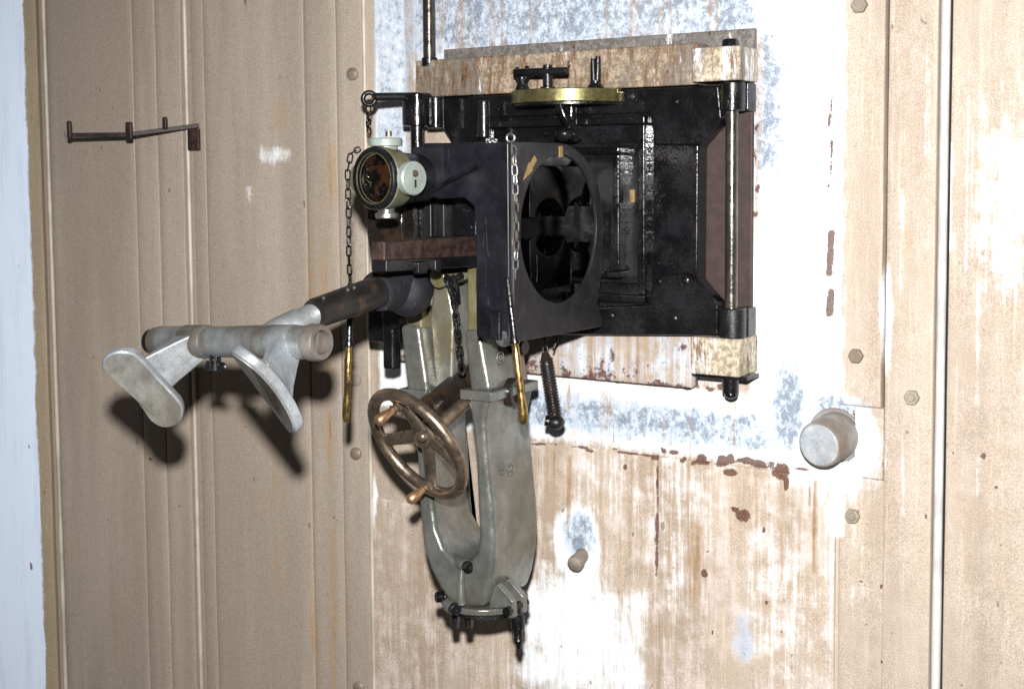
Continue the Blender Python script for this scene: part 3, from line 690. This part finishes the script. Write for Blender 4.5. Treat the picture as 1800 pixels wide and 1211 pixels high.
# dark lugs hanging at the lower left of the housing
g = G(); g.box(xat(645, .18, 560), xat(700, .18, 560), .10, .18, zat(670, 602, .18), zat(670, 530, .18)); obj('lower_lug', g, M['oil'], mount, .004)
g = G(); x_, z_ = at(681, 600, .19); g.box(x_ - .012, x_ + .012, .165, .19, zat(681, 650, .19), z_ + .04); obj('lower_tab', g, M['oil_s'], mount, .005, 3)
g = G(); g.cyl(A(686, 560, .20), A(720, 552, .15), .02, None, 24); obj('lower_pivot', g, M['oil_s'], mount, .002)
# eye screw on top of the housing
g = G(); g.torus((BX1 - .006, NB1 - .006, ZB1 + .006), (.3, 1, 0), .006, .0017, 18, 8); obj('eye_ring', g, M['steel'], mount)

# ================================================================== SIGHT HEAD WITH FOUR CAPS
ang = radians(9)
LA_ = (-sin(ang), cos(ang), 0); LS_ = (cos(ang), sin(ang), 0)
lc = A(659, 314, .455)
sight = thing('sight_head', 'round grey-green sight head with dark lens and four screw caps on the upper left', 'sight', (lc[0], lc[1], lc[2] - .06))
def along(p, a, t): return tuple(p[i] + a[i] * t for i in range(3))
bk = along(lc, LA_, -.045)
prof = [(-.012, .040), (-.008, .048), (.03, .052), (.036, .051), (.040, .049), (.040, .041), (.030, .039)]
g = G(); g.lathe(bk, LA_, [(0, .038), (.006, .045), (.03, .0485), (.040, .0490), (.042, .047), (.042, .02)], 56); obj('barrel', g, M['green'], sight)
g = G(); g.lathe(along(bk, LA_, .028), LA_, [(.0, .035), (.0145, .0480), (.0185, .0478), (.0215, .0455), (.020, .0380), (.010, .0365), (.0095, .02)], 56); obj('lens_seat', g, M['oil_s'], sight)
g = G(); g.torus(along(bk, LA_, .0475), LA_, .0385, .0013, 48, 8); obj('retaining_ring', g, M['brass'], sight)
# thick lens: domed glass
g = G(); g.lathe(along(bk, LA_, .030), LA_, [(0, .036), (.012, .036), (.0155, .030), (.0185, .019), (.0198, .008), (.02, .0005)], 40); obj('lens', g, M['glass'], sight)
# caps
def cap(dirv, dist, r, h, mat, slot=True, name='cap'):
    c0 = along(along(bk, LA_, .022), dirv, dist); g = G()
    g.lathe(c0, dirv, [(-.02, r * .72), (0, r * .72), (.001, r), (h - .002, r), (h, r - .002)], 40); o = obj(name, g, mat, sight)
    if slot:
        f = along(c0, dirv, h); g = G(); g.lathe(along(f, (0, 0, 1), .007), dirv, [(-.001, .0055), (.0025, .005), (.003, .003)], 12); obj('cap_screw', g, M['bronze'], o)
    return c0
cap(LS_, .050, .0255, .013, M['capgreen'])
g = G(); f = along(along(along(bk, LA_, .022), LS_, .0642), (0, 0, 1), -.008); g.obox(f, tuple(.0006 * v for v in LS_), tuple(.0015 * v for v in LA_), (0, 0, .006)); obj('slot_mark', g, M['oil_s'], sight)
cap((0, 0, 1), .048, .0255, .013, M['capgreen'], False)
g = G(); f = along(along(bk, LA_, .022), (0, 0, 1), .068); g.lathe((f[0] + .006, f[1], f[2] - .005), (0, 0, 1), [(0, .005), (.008, .005), (.0085, .003)], 12); obj('cap_screw', g, M['bronze'], sight)
cap((-LS_[0], -LS_[1], 0), .048, .024, .012, M['green'], False)
cap((0, 0, -1), .052, .0175, .009, M['steel'], False, 'lower_knob')
# bracket joining the sight to the housing
g = G(); e = along(bk, LA_, .004); g.obox(((e[0] + xbar) / 2 + .02, NB1 - .012, e[2] + .022), ((xbar - e[0]) / 2 + .022, 0, 0), (0, .012, 0), (0, 0, .026)); obj('mounting_arm', g, M['satin'], sight, .003)
g = G(); g.cyl(along(bk, LA_, .002), along(bk, LA_, -.06), .040, .036, 36); obj('rear_tube', g, M['oil_s'], sight, .002)

# ================================================================== SHOULDER REST
rest = thing('shoulder_rest', 'shoulder rest with two aluminium pads on a tube and a dark arm reaching left', 'shoulder rest', A(690, 510, .40))
NT_ = .66
tl, tr = A(272, 600, NT_), None
zt = tl[2]
trx = xat(566, NT_, 602); tr = (trx, NT_, zat(566, 602, NT_)); tl = (xat(272, NT_, 600), NT_, zat(272, 600, NT_))
tl = tuple(tl); ax = Vector(tr) - Vector(tl); L_ = ax.length; axn = tuple(ax.normalized())
a0 = A(700, 500, .40); nA = .60; a1 = A(552, 552, nA)
va = (Vector(a1) - Vector(a0)); van = tuple(va.normalized())
g = G(); g.lathe(a0, van, [(-.040, .026), (-.03, .034), (-.004, .038), (.03, .035), (.055, .030), (.0565, .024)], 36); obj('socket', g, M['dull'], rest)
g = G(); g.ball((a0[0] + .012, a0[1] - .01, a0[2] - .012), .039, (1, .9, 1), 24); obj('socket_ball', g, M['dull'], rest)
g = G(); g.lathe(along(a0, van, .05), van, [(0, .0245), (va.length - .055, .0222), (va.length - .05, .021)], 32); obj('arm', g, oily_black('rubbed_black_tube', .008, .15, .45, (1.1, 1, .95), .12), rest)
for t_ in (.12, .135, .19):
    p = along(a0, van, t_); g = G(); g.ball((p[0] + .012, p[1] + .004, p[2] + .021), .003, seg=8); obj('arm_screw', g, M['steel'], rest)
# aluminium sleeve: from the arm end down into the cross tube
tc = tuple(Vector(tl) + ax * .66)
vs_ = Vector(tc) - Vector(a1)
g = G(); g.lathe(along(a1, van, -.015), tuple(vs_.normalized()), [(0, .0185), (.03, .0195), (.033, .0220), (vs_.length * .75, .0235), (vs_.length + .01, .022)], 32); obj('sleeve', g, M['alu_c'], rest)
# cross tube
rt = .0228
g = G(); g.lathe(tl, axn, [(0, rt * .8), (.003, rt * .93), (.012, rt * .95), (.013, rt), (L_ * .25, rt * 1.0), (L_ * .45, rt * .98), (L_ * .62, rt * 1.05), (L_ * .9, rt * 1.03), (L_ * .93, rt)], 40); obj('cross_tube', g, M['alu'], rest)
g = G(); g.lathe(tuple(Vector(tl) - Vector(axn) * .012), axn, [(0, rt * .5), (.004, rt * .82), (.012, rt * .84)], 32); obj('end_cap', g, M['oil_s'], rest)
e0 = tuple(Vector(tr) - Vector(axn) * .022)
g = G(); g.lathe(e0, axn, [(0, rt * 1.0), (.003, rt * 1.12), (.018, rt * 1.12), (.022, rt * 1.02), (.022, rt * .74), (.010, rt * .70), (.010, .001)], 40); obj('end_ring', g, cast_alu('dull_end_ring', (.12, .11, .10), (.2, .18, .165), (.1, .07, .05), .5, .3), rest)
g = G(); g.obox(tuple(Vector(tr) - Vector(axn) * .010), tuple(Vector(axn) * .002), (0, .003, .001), (.0, -.003, .016)); obj('end_slot', g, M['alu'], rest)
# thumb screw under the tube
p = tuple(Vector(tl) + ax * .40); b_ = (p[0], p[1] + .006, p[2] - rt)
g = G(); g.cyl((b_[0], b_[1], b_[2] + .006), (b_[0], b_[1], b_[2] - .017), .0085, None, 18)
for s in (-1, 1): g.ball((b_[0] + s * .014, b_[1], b_[2] - .012), .008, (1.1, .5, .9), 12)
obj('thumb_screw', g, M['oil_s'], rest)
# pads: stadium slabs, long axis down and towards the wall, turned into a shallow V
def pad(c, L, N, W, ln, wd, th, waist):
    L = Vector(L).normalized(); N = Vector(N); N = (N - L * N.dot(L)).normalized(); Wv = L.cross(N).normalized()
    pts = []
    k = 14
    r = wd
    for i in range(k + 1):
        q = -pi / 2 + pi * i / k; pts.append((ln - r + r * cos(q), r * sin(q)))
    for i in range(1, 6): pts.append(((ln - r) * (1 - 2 * i / 6), r - waist * sin(pi * i / 6)))
    for i in range(k + 1):
        q = pi / 2 + pi * i / k; pts.append((-(ln - r) + r * cos(q), r * sin(q)))
    for i in range(1, 6): pts.append(((ln - r) * (-1 + 2 * i / 6), -r + waist * sin(pi * i / 6)))
    bend = lambda a: .012 * (a / ln) ** 2
    rings = [[W3(tuple(Vector(c) + L * a + Wv * b + N * (t + bend(a)))) for a, b in pts] for t in (-th / 2, th / 2)]
    g = G(); g.loft(rings); return g, L, N, Wv
PADS = [((255, 674), .735, (.20, -.52, -.66), (.38, .62, -.25), .275, .052), ((481, 675), .735, (.16, -.50, -.72), (-.40, .75, -.35), .79, .052)]
for (px_, n_), L, N, frac, hw in [((p[0], p[1]), p[2], p[3], p[4], p[5]) for p in PADS]:
    c = A(px_[0], px_[1], n_)
    g, Lv, Nv, Wv = pad(c, L, N, None, .073, .0285, .015, .0028)
    po = obj('shoulder_pad', g, M['alu_c'], rest, .004, 3, 30)
    g, *_r = pad(tuple(Vector(c) + Nv * .0078), L, N, None, .0695, .0250, .0022, .0028); fo = obj('pad_face', g, M['padface'], po); fo.matrix_parent_inverse = Matrix.Identity(4)
    # web casting from the tube to the back of the pad
    tcn = Vector(tl) + ax * frac
    back = Vector(c) - Nv * .006
    rings = []
    Ws = Wv if Wv.dot(Vector(axn)) > 0 else -Wv
    for f_ in (0, .35, .7, 1):
        ctr = tcn.lerp(back, f_); l_ = .0205 + .0125 * f_; w_ = .019 - .009 * min(1, f_ * 1.4)
        wv = (Vector(axn) * (1 - f_) + Ws * f_).normalized() * w_; lw = Lv * l_
        rings.append([W3(tuple(ctr + lw * s1 + wv * s2)) for s1, s2 in ((-1, -1), (1, -1), (1, 1), (-1, 1))])
    g = G(); g.loft(rings); obj('pad_bracket', g, M['alu_c'], rest, .0035, 2, 30)
    g = G(); q0 = tuple(tcn - Vector(axn) * .024); g.lathe(q0, axn, [(0, rt * 1.0), (.003, rt * 1.08), (.045, rt * 1.08), (.048, rt * 1.0)], 36); obj('pad_clamp', g, M['alu'], rest)

# ================================================================== GREY CAST FORK
NF0, NF1 = .165, .30
fork = thing('cast_fork', 'grey cast-metal fork hanging below the black mount, round flange at its foot', 'fork', A(845, 1075, .23))
def Q(px_, py_): return at(px_, py_, NF1)
lo = [Q(706, 694), Q(716, 740), Q(731, 800), Q(736, 900), Q(742, 960), Q(754, 1000), Q(773, 1036), Q(794, 1068)]
li = [Q(745, 700), Q(748, 740), Q(757, 800), Q(760, 880), Q(766, 930), Q(778, 962), Q(798, 984), Q(815, 988)]
ri = [Q(818, 700), Q(825, 730), Q(834, 800), Q(838, 900), Q(840, 945), Q(836, 970), Q(826, 984)]
ro = [Q(862, 694), Q(853, 740), Q(856, 800), Q(866, 900), Q(869, 960), Q(867, 1000), Q(860, 1038), Q(850, 1068)]
outl = lo + ro[::-1] + ri + li[::-1]
# sweep the U in slices so that the casting narrows towards its back edges
def slice_(nf, ins):
    c = np.mean(np.array(outl), 0); return [W3((p[0], nf, p[1])) for p in outl]
BACK = lo[:-2] + [(p[0] + .004, p[1]) for p in lo[-2:]] + ro[::-1] + ri
lib = [(p[0] - d_, p[1]) for p, d_ in zip(li, (.002, .010, .020, .022, .020, .014, .006, .0))]
g = G(); g.loft([[W3((p[0], NF0, p[1])) for p in lo + ro[::-1] + ri + lib[::-1]], [W3((p[0], NF1, p[1])) for p in outl]]); fb = obj('fork_body', g, M['fork'], fork, .0100, 4, 35)
# the two upper legs, tapering, each with a lip where it meets the lower casting
def leg(qs, lip, inner):
    g = G(); g.prism([Q(*q) for q in qs], 'n', NF0 + .012, NF1 - .004); o = obj('upper_leg', g, M['fork'], fork, .0090, 4, 35)
    g = G(); x0, x1 = Q(*lip[0])[0], Q(*lip[1])[0]; z0 = Q(*lip[0])[1]
    g.box(x0, x1, NF0 - .003, NF1 + .005, z0 - .010, z0 + .006); obj('lip', g, M['fork'], fork, .0022, 2)
    return o
leg([(699, 572), (733, 572), (750, 692), (712, 692)], ((704, 688), (752, 688)), 0)
leg([(811, 580), (840, 580), (860, 690), (822, 690)], ((811, 690), (866, 690)), 0)
# taller inner tongues carrying grease, up under the housing
g = G(); g.prism([Q(742, 505), Q(768, 505), Q(778, 560), Q(775, 690), Q(745, 690), Q(735, 560)], 'n', NF0 + .03, NF1 - .03); obj('inner_tongue', g, cast_alu('greasy_cast_alloy', (.22, .22, .195), (.32, .32, .285), (.17, .145, .07), .3, .5, .7), fork, .006, 3)
greasy = cast_alu('yellow_greased_alloy', (.26, .245, .15), (.36, .34, .22), (.15, .115, .03), .28, .45, .9)
g = G(); g.prism([Q(812, 470), Q(838, 470), Q(840, 600), Q(814, 600)], 'n', NF0 + .02, NF1 - .012); obj('upper_tongue', g, greasy, fork, .005, 3)
g = G(); g.prism([Q(706, 545), Q(733, 545), Q(733, 600), Q(706, 600)], 'n', NF0 + .02, NF1 - .012); obj('upper_tongue', g, greasy, fork, .004, 3)
g = G(); g.cyl(A(768, 490, .30), A(812, 478, .24), .016, None, 20); obj('yoke_pin', g, greasy, fork, .002)
g = G(); g.tube([(Q(868, 730)[0] + .0002, (NF0 + NF1) / 2, Q(868, 730)[1]), (Q(868, 820)[0] + .0, (NF0 + NF1) / 2, Q(868, 820)[1])], .0005, 6); obj('casting_seam', g, M['fork'], fork)
# dark bushing on the outer face of the right leg
XF = Q(866, 700)[0]
n_, z_ = onx(905, 690, XF); g = G(); g.lathe((XF - .01, n_, z_), (1, 0, 0), [(0, .024), (.014, .024), (.016, .022), (.016, .016), (.008, .014)], 32); obj('bushing', g, M['grease'], fork)
n_, z_ = onx(918, 610, XF); g = G(); g.cyl((XF - .03, n_, z_), (XF + .006, n_, z_), .013, None, 20); obj('bushing', g, M['oil_s'], fork, .002)
# foot flange
fx = (Q(776, 1060)[0] + Q(860, 1060)[0]) / 2; zf = Q(830, 1076)[1]; nf = .235
ell = lambda r, k: [(fx - .006 + r * cos(q), nf + k * r * sin(q)) for q in [2 * pi * i / 48 for i in range(48)]]
g = G(); g.prism(ell(.073, 1.02), 'z', zf - .004, zf + .007); obj('foot_flange', g, M['fork'], fork, .003, 3, 30)
g = G(); g.prism(ell(.064, .95), 'z', zf - .014, zf - .0045); obj('foot_packing', g, M['oil_s'], fork)
# rib and screws at the crotch
g = G(); g.tube([A(812, 1000, NF1 + .002), A(810, 1025, NF1 + .006), A(812, 1062, NF1 + .008)], [.005, .006, .008], 12); obj('rib', g, M['fork'], fork)
def capscrew(p, d, r, h, nm='cap_screw'):
    g = G(); g.lathe(p, d, [(0, r), (h - .0015, r), (h, r - .0015), (h, r * .5), (h - .004, r * .45), (h - .004, .0005)], 18); return obj(nm, g, M['oil_s'], fork)
p = A(808, 988, NF1 - .012); g = G(); g.cyl(p, (p[0] + .022, p[1] + .012, p[2]), .0105, None, 20); obj('boss', g, M['fork'], fork, .002)
capscrew((p[0] + .021, p[1] + .0115, p[2]), (.88, .48, 0), .0095, .012)
p = A(788, 1062, NF1 + .003); g = G(); g.cyl(p, (p[0] + .018, p[1] + .01, p[2]), .011, None, 20); obj('boss', g, M['fork'], fork, .002)
capscrew((p[0] + .017, p[1] + .0095, p[2]), (.88, .48, 0), .010, .012)
capscrew(A(780, 1048, .285), (-.6, .8, 0), .009, .014)
# clamp ears on the right of the foot, with a swing bolt
ex = XF + .012; en, ez = onx(903, 1050, ex)
g = G()
for dn in (-.015, .015):
    g.prism([(ex - .034, ez + .010), (ex - .018, ez + .026), (ex - .004, ez + .016), (ex + .012, ez + .002), (ex + .014, ez - .026), (ex + .002, ez - .028), (ex - .004, ez - .012), (ex - .034, ez - .018)], 'n', en + dn - .0065, en + dn + .0065)
obj('clamp_ear', g, M['fork'], fork, .003, 3)
g = G(); g.cyl((ex + .005, en - .028, ez - .014), (ex + .005, en + .03, ez - .014), .0075, None, 14); obj('hinge_pin', g, M['oil_s'], fork)
g = G(); g.lathe((ex + .006, en, ez - .014), (.05, 0, -1), [(0, .007), (.012, .008), (.013, .0115), (.034, .0115), (.035, .008), (.05, .007), (.054, .0085), (.060, .006), (.068, .003)], 16); obj('swing_bolt', g, M['oil_s'], fork)
for px_ in (800, 824): 
    p = A(px_, 1088, .272); g = G(); g.cyl((p[0], p[1], p[2] + .012), (p[0], p[1], p[2] - .014), .0085, .007, 6); obj('flange_bolt', g, M['oil_s'], fork, .001)
# cast foundry marks: raised rings with initials
def mark(px_, py_, r, txt):
    n_, z_ = onx(px_, py_, XF + .0005)
    g = G(); g.torus((XF + .0002, n_, z_), (1, 0, 0), r, .0011, 28, 8); obj('foundry_ring', g, M['fork'], fork)
    cu = bpy.data.curves.new('t', 'FONT'); cu.body = txt; cu.size = r * 1.25; cu.extrude = .0008; cu.align_x = 'CENTER'; cu.align_y = 'CENTER'
    to = bpy.data.objects.new('t', cu); COL.objects.link(to)
    dg = bpy.context.evaluated_depsgraph_get(); me = bpy.data.meshes.new_from_object(to.evaluated_get(dg)); bpy.data.objects.remove(to)
    me.materials.clear(); me.materials.append(M['alu'])
    o = bpy.data.objects.new('foundry_mark', me); COL.objects.link(o); o.parent = fork; o.matrix_parent_inverse = Matrix.Translation(-fork.location)
    o.matrix_world = Matrix.Translation(-fork.location) @ Matrix.Translation(W3((XF + .0006, n_, z_))) @ Matrix(((0, 0, 1), (1, 0, 0), (0, 1, 0))).to_4x4()
    o.matrix_basis = Matrix.Translation(W3((XF + .0008, n_, z_))) @ Matrix(((0, 0, 1), (1, 0, 0), (0, 1, 0))).to_4x4()
mark(898, 825, .0095, 'AR'); mark(880, 629, .0095, 'O')

# diagonal shaft tube between the legs
g = G(); g.tube([A(748, 722, .345), A(838, 652, .20)], .021, 24); sh = obj('elevating_shaft', g, M['grease']); sh.parent = fork; sh.matrix_parent_inverse = Matrix.Translation(-fork.location)
g = G(); g.tube([A(768, 735, .335), A(850, 672, .19)], .013, 20); sh = obj('elevating_shaft', g, M['grease'], fork)

# ================================================================== HANDWHEEL
hub = A(733, 781, .385)
e1 = Vector((.972, .235, 0)).normalized(); e2 = Vector((0, .47, .88)); e2 = (e2 - e1 * e2.dot(e1)).normalized(); nw = e1.cross(e2)
if nw.y < 0: nw = -nw
# e1 right, e2 up, nw towards the operator (wall coordinates)
wheel = thing('handwheel', 'worn bronze handwheel with two copper-coloured grips in front of the grey fork', 'handwheel', hub)
def hw(a, r, h=0.0): return tuple(Vector(hub) + (e1 * cos(a) + e2 * sin(a)) * r + nw * h)
RW = .0945; DISH = -.02
g = G(); g.tube([hw(2 * pi * i / 72, RW) for i in range(72)], .0098, 16, True); obj('rim', g, M['bronze'], wheel)
g = G(); g.lathe(hw(0, 0, DISH - .028), tuple(nw), [(0, .015), (.012, .017), (.016, .0235), (.030, .0225), (.035, .0145), (.042, .0125), (.045, .008)], 32); obj('hub', g, M['bronze'], wheel)
for k_ in range(4):
    q = radians([186, 97, 258, -22][k_])
    rings = []
    for f_ in np.linspace(.08, .985, 11):
        r_ = RW * f_; w_ = .0150 * (1 - .35 * f_) + (.007 * max(0, (f_ - .75) / .25) ** 2); th = .0062
        cdir = e1 * cos(q) + e2 * sin(q); tdir = -e1 * sin(q) + e2 * cos(q)
        c = Vector(hub) + cdir * r_ + nw * (DISH * (1 - f_ ** 1.6))
        rings.append([W3(tuple(c + tdir * (w_ * cos(t)) + nw * (th * sin(t)))) for t in [2 * pi * i / 14 for i in range(14)]])
    g = G(); g.loft(rings); obj('spoke', g, M['bronze'], wheel)
for q, tl_, rf in ((radians(97), .046, .74), (radians(258), .044, .90)):
    b_ = hw(q, RW * rf, .002 + DISH * (1 - rf ** 1.6)); dv = tuple((nw + (-e1) * .1).normalized())
    g = G(); g.lathe(b_, dv, [(-.006, .008), (.006, .009), (.008, .0065), (.012, .0065), (.013, .0088), (.0145, .006)], 18); gf_ = obj('grip', g, M['bronze'], wheel)
    g = G(); g.lathe(b_, dv, [(.013, .0058), (.02, .0064), (tl_ * .7, .0088), (tl_ * .92, .0092), (tl_, .007), (tl_ + .003, .002)], 20); h_ = obj('grip_handle', g, M['copper'], gf_); h_.matrix_parent_inverse = Matrix.Identity(4)
g = G(); g.tube([hw(0, 0, DISH - .03), hw(0, 0, -.12)], .011, 20); obj('axle', g, M['bronze'], wheel)
p = hw(radians(38), RW * .34, .000); g = G(); g.ball(p, .0085, seg=14); obj('oiler', g, M['bronze'], wheel)

# ================================================================== CHAINS AND HANGING PINS
def link_mesh(L, w_, r):
    h = L / 2 - w_; pts = []
    for i in range(7): q = -pi / 2 + pi * i / 6; pts.append((w_ * cos(q + 0), h + w_ * sin(q) if q > 0 else h + w_ * sin(q)))
    P = [(w_ * cos(q), h + w_ * sin(q)) for q in [pi * i / 6 for i in range(7)]] + [(w_ * cos(q), -h + w_ * sin(q)) for q in [pi + pi * i / 6 for i in range(7)]]
    g = G(); g.tube([(a, 0, b) for a, b in P], r, 7, True); return g
_lm = {}
def chain(label, pts, L=.017, w_=.0042, r=.0014, mat='oil_s', cat='chain'):
    P = [Vector(W3(p)) for p in pts]; acc = [0]
    for a, b in zip(P, P[1:]): acc.append(acc[-1] + (b - a).length)
    pitch = L - 2.2 * r; k = max(1, int(acc[-1] / pitch))
    t = bpy.data.objects.new('chain', None); COL.objects.link(t); t.location = P[0]; t.empty_display_size = .02; tag(t, label, cat, 'chains hanging on the mount')
    key = (L, w_, r, mat)
    if key not in _lm:
        o = obj('link', link_mesh(L, w_, r), M[mat]); _lm[key] = o.data; bpy.data.objects.remove(o)
    def pt(s):
        for i in range(len(P) - 1):
            if s <= acc[i + 1] or i == len(P) - 2:
                f_ = (s - acc[i]) / max(1e-9, acc[i + 1] - acc[i]); return P[i].lerp(P[i + 1], f_), (P[i + 1] - P[i]).normalized()
    for i in range(k):
        c, d = pt((i + .5) * pitch)
        rot = Vector((0, 0, -1)).rotation_difference(d).to_matrix().to_4x4() @ Matrix.Rotation((i % 2) * pi / 2 + random.uniform(-.35, .35) + .3, 4, 'Z')
        o = bpy.data.objects.new('link', _lm[key]); COL.objects.link(o); o.parent = t
        o.matrix_basis = Matrix.Translation(c - P[0]) @ rot
    return t
def hanging_pin(label, top, bot, split):
    top, bot = Vector(top), Vector(bot); d = (bot - top); L = d.length; dn = tuple(d.normalized())
    t = thing('retaining_pin', label, 'pin', tuple(top), 'steel and brass pins hanging on chains')
    s = L * split
    g = G(); g.lathe(tuple(top), dn, [(0, .003), (.002, .0046), (.01, .0046), (.02, .0048), (s - .008, .0062), (s - .004, .0085), (s + .001, .0085), (s + .002, .006)], 16); obj('shank', g, M['oil_s'], t)
    g = G(); g.lathe(tuple(top), dn, [(s + .002, .0055), (s + .02, .006), (s + .022, .0068), (L * .72, .0058), (L * .8, .0055), (L - .03, .0072), (L - .008, .0072), (L - .002, .0055), (L, .003)], 16); obj('brass_end', g, M['brassrod'], t)
    return t
nc = NB1 + .012
chain('thin chain along the front edge of the box housing', [A(903, 258, nc), A(906, 330, nc), A(908, 420, nc), A(905, 505, nc)], .0165, .0038, .0012, 'steel')
hanging_pin('steel and brass pin hanging in front of the right fork leg', A(892, 488, nc + .016), A(922, 746, nc + .004), .44)
chain('thin chain hanging from the left cap of the sight head', [A(632, 262, .47), A(617, 270, .46), A(611, 300, .45), A(613, 380, .44), A(613, 450, .435), A(617, 522, .43)], .0175, .0037, .0012)
hanging_pin('steel and brass pin hanging alone before the tan left wall', A(617, 500, .42), A(609, 742, .42), .44)
chain('short chain between the latch ring and the sight head', [A(648, 186, .172), A(647, 205, .18), A(649, 240, .2)], .018, .0046, .0014)
chain('dark heavy chain hanging between the two fork legs', [A(792, 490, .325), A(800, 540, .322), A(806, 600, .318), A(814, 668, .31)], .018, .0046, .0019)
g = G(); pts = [A(786, 492, .33), A(796, 486, .332), A(803, 500, .332), A(806, 525, .33), A(801, 530, .33), A(790, 506, .33)]
g.tube(pts, .0035, 8, True); o = obj('snap_hook', g, M['oil_s']); tag(o, 'black snap hook at the top of the heavy chain between the legs', 'hook')
g = G(); a = A(812, 484, .30); g.tube([A(783, 488, .325), A(797, 493, .325), A(812, 484, .325)], .0055, 10); o = obj('hook_bar', g, M['oil_s'], fork)
# spring-covered pin at the right of the fork
xp = .12
a, b = Vector(A(960, 632, xp)), Vector(A(977, 742, xp + .02))
sp = thing('spring_pin', 'dark pin wrapped in a coil spring hanging right of the fork', 'pin', tuple(a))
d = (b - a); Ls = d.length; dn = d.normalized(); u = dn.cross(Vector((0, 1, 0))).normalized(); v = dn.cross(u)
g = G(); g.tube([tuple(a), tuple(b)], .0092, 16); obj('core', g, M['oil_s'], sp)
g = G(); turns = 19; g.tube([tuple(a + dn * (Ls * .92 * i / (turns * 12)) + (u * cos(2 * pi * i / 12) + v * sin(2 * pi * i / 12)) * .0104) for i in range(turns * 12 + 1)], .0020, 6); obj('spring', g, M['grease'], sp)
g = G(); g.ball(tuple(b), .0150, (1, 1, .85), 18); e = A(958, 739, xp + .03); g.tube([tuple(b), e], .0088, 14); obj('toe', g, M['oil_s'], sp)
g = G(); g.tube([tuple(a - dn * .012), tuple(a + dn * .004)], [.006, .011], 14); obj('neck', g, M['grease'], sp)
chain('short chain loop carrying the spring pin under the box housing', [A(957, 582, xp), A(958, 610, xp), A(962, 634, xp)], .016, .004, .0013)
chain('short chain dangling beside the spring pin under the box housing', [A(977, 588, xp - .005), A(976, 605, xp - .005), A(970, 622, xp)], .016, .004, .0013)

# ================================================================== STUBS AND BRACKET
c0, z0 = at(1462, 766, 0); 
st = thing('stub_cylinder', 'chipped grey steel cylinder stub sticking out of the white wall', 'stub', (c0, 0, z0))
e = A(1440, 782, .062); g = G(); r = .0365
g.lathe((c0 + .01, -.005, z0 + .003), tuple(Vector(e) - Vector((c0 + .01, -.005, z0 + .003))), [(0, r * 1.06), (.006, r * 1.02), (.055, r), (.064, r * .985), (.067, r * .95), (.0672, .001)], 48); obj('stub_body', g, M['stubside'], st)
b0 = Vector((c0 + .01, -.005, z0 + .003)); dv = (Vector(e) - b0).normalized(); g = G(); g.lathe(tuple(b0 + dv * .0665), tuple(dv), [(0, r * .9), (.0022, r * .885), (.003, r * .85), (.0031, .001)], 48); obj('stub_face', g, M['stub'], st)
g = G(); g.torus((c0 + .006, .001, z0 + .002), (0, 1, 0), r * 1.08, .0045, 40, 8, .8); obj('paint_collar', g, M['stubside'], st)
p0 = A(1024, 975, .003); e = A(1010, 992, .035); g = G()
dv = tuple(Vector(e) - Vector(p0)); g.lathe(p0, dv, [(-.004, .013), (.01, .0125), (.018, .0115), (.021, .0145), (.033, .0145), (.036, .011), (.0365, .001)], 10)
o = obj('stub_bolt', g, cast_alu('rusted_bolt', (.18, .15, .12), (.28, .24, .20), (.13, .07, .04), .6, .1, .8)); tag(o, 'small rusty brown bolt end in the white patch beside the fork', 'bolt')

br = thing('wall_bracket', 'rusty iron hook bracket with three prongs on the left wall', 'bracket', LA(342, 245, .004))
g = G(); 
c = LA(341, 246, .008); sd = (LDX, LDN, 0); nd = (LNX, LNN, 0)
g.obox(c, tuple(v * .0145 for v in sd), tuple(v * .004 for v in nd), (0, 0, .0225)); obj('wall_plate', g, M['rustbar'], br, .002)
for dz in (.010, -.012):
    q = (c[0] + nd[0] * .004, c[1] + nd[1] * .004, c[2] + dz); g = G(); g.lathe(q, nd, [(0, .004), (.002, .0035), (.0028, .001)], 10); obj('screw', g, M['rustbar'], br)
pA, pB, pC = LA(350, 221, .012), LA(225, 237, .10), LA(122, 238, .13)
def flatbar(a, b, h, t_):
    a, b = Vector(a), Vector(b); d = (b - a); s_ = Vector((-d.y, d.x, 0)).normalized() * t_
    g = G(); g.obox(tuple((a + b) / 2), tuple(d / 2), tuple(s_), (0, 0, h)); return g
obj('bar', flatbar(pA, pB, .0045, .004), M['rustbar'], br, .0012)
obj('bar', flatbar(pB, pC, .0045, .004), M['rustbar'], br, .0012)
for (px_, top, low, off, wd) in ((122, 213, 244, .13, .0055), (227, 215, 246, .10, .0085), (290, 206, 228, .055, .0055)):
    a, b = LA(px_, low, off + .004), LA(px_, top, off + .004); g = G(); g.obox(tuple((Vector(a) + Vector(b)) / 2), (wd, .0, 0), (0, .004, 0), (0, 0, abs(b[2] - a[2]) / 2)); obj('prong', g, M['rustbar'], br, .003)
# second vertical groove strip behind the bracket is part of the left wall
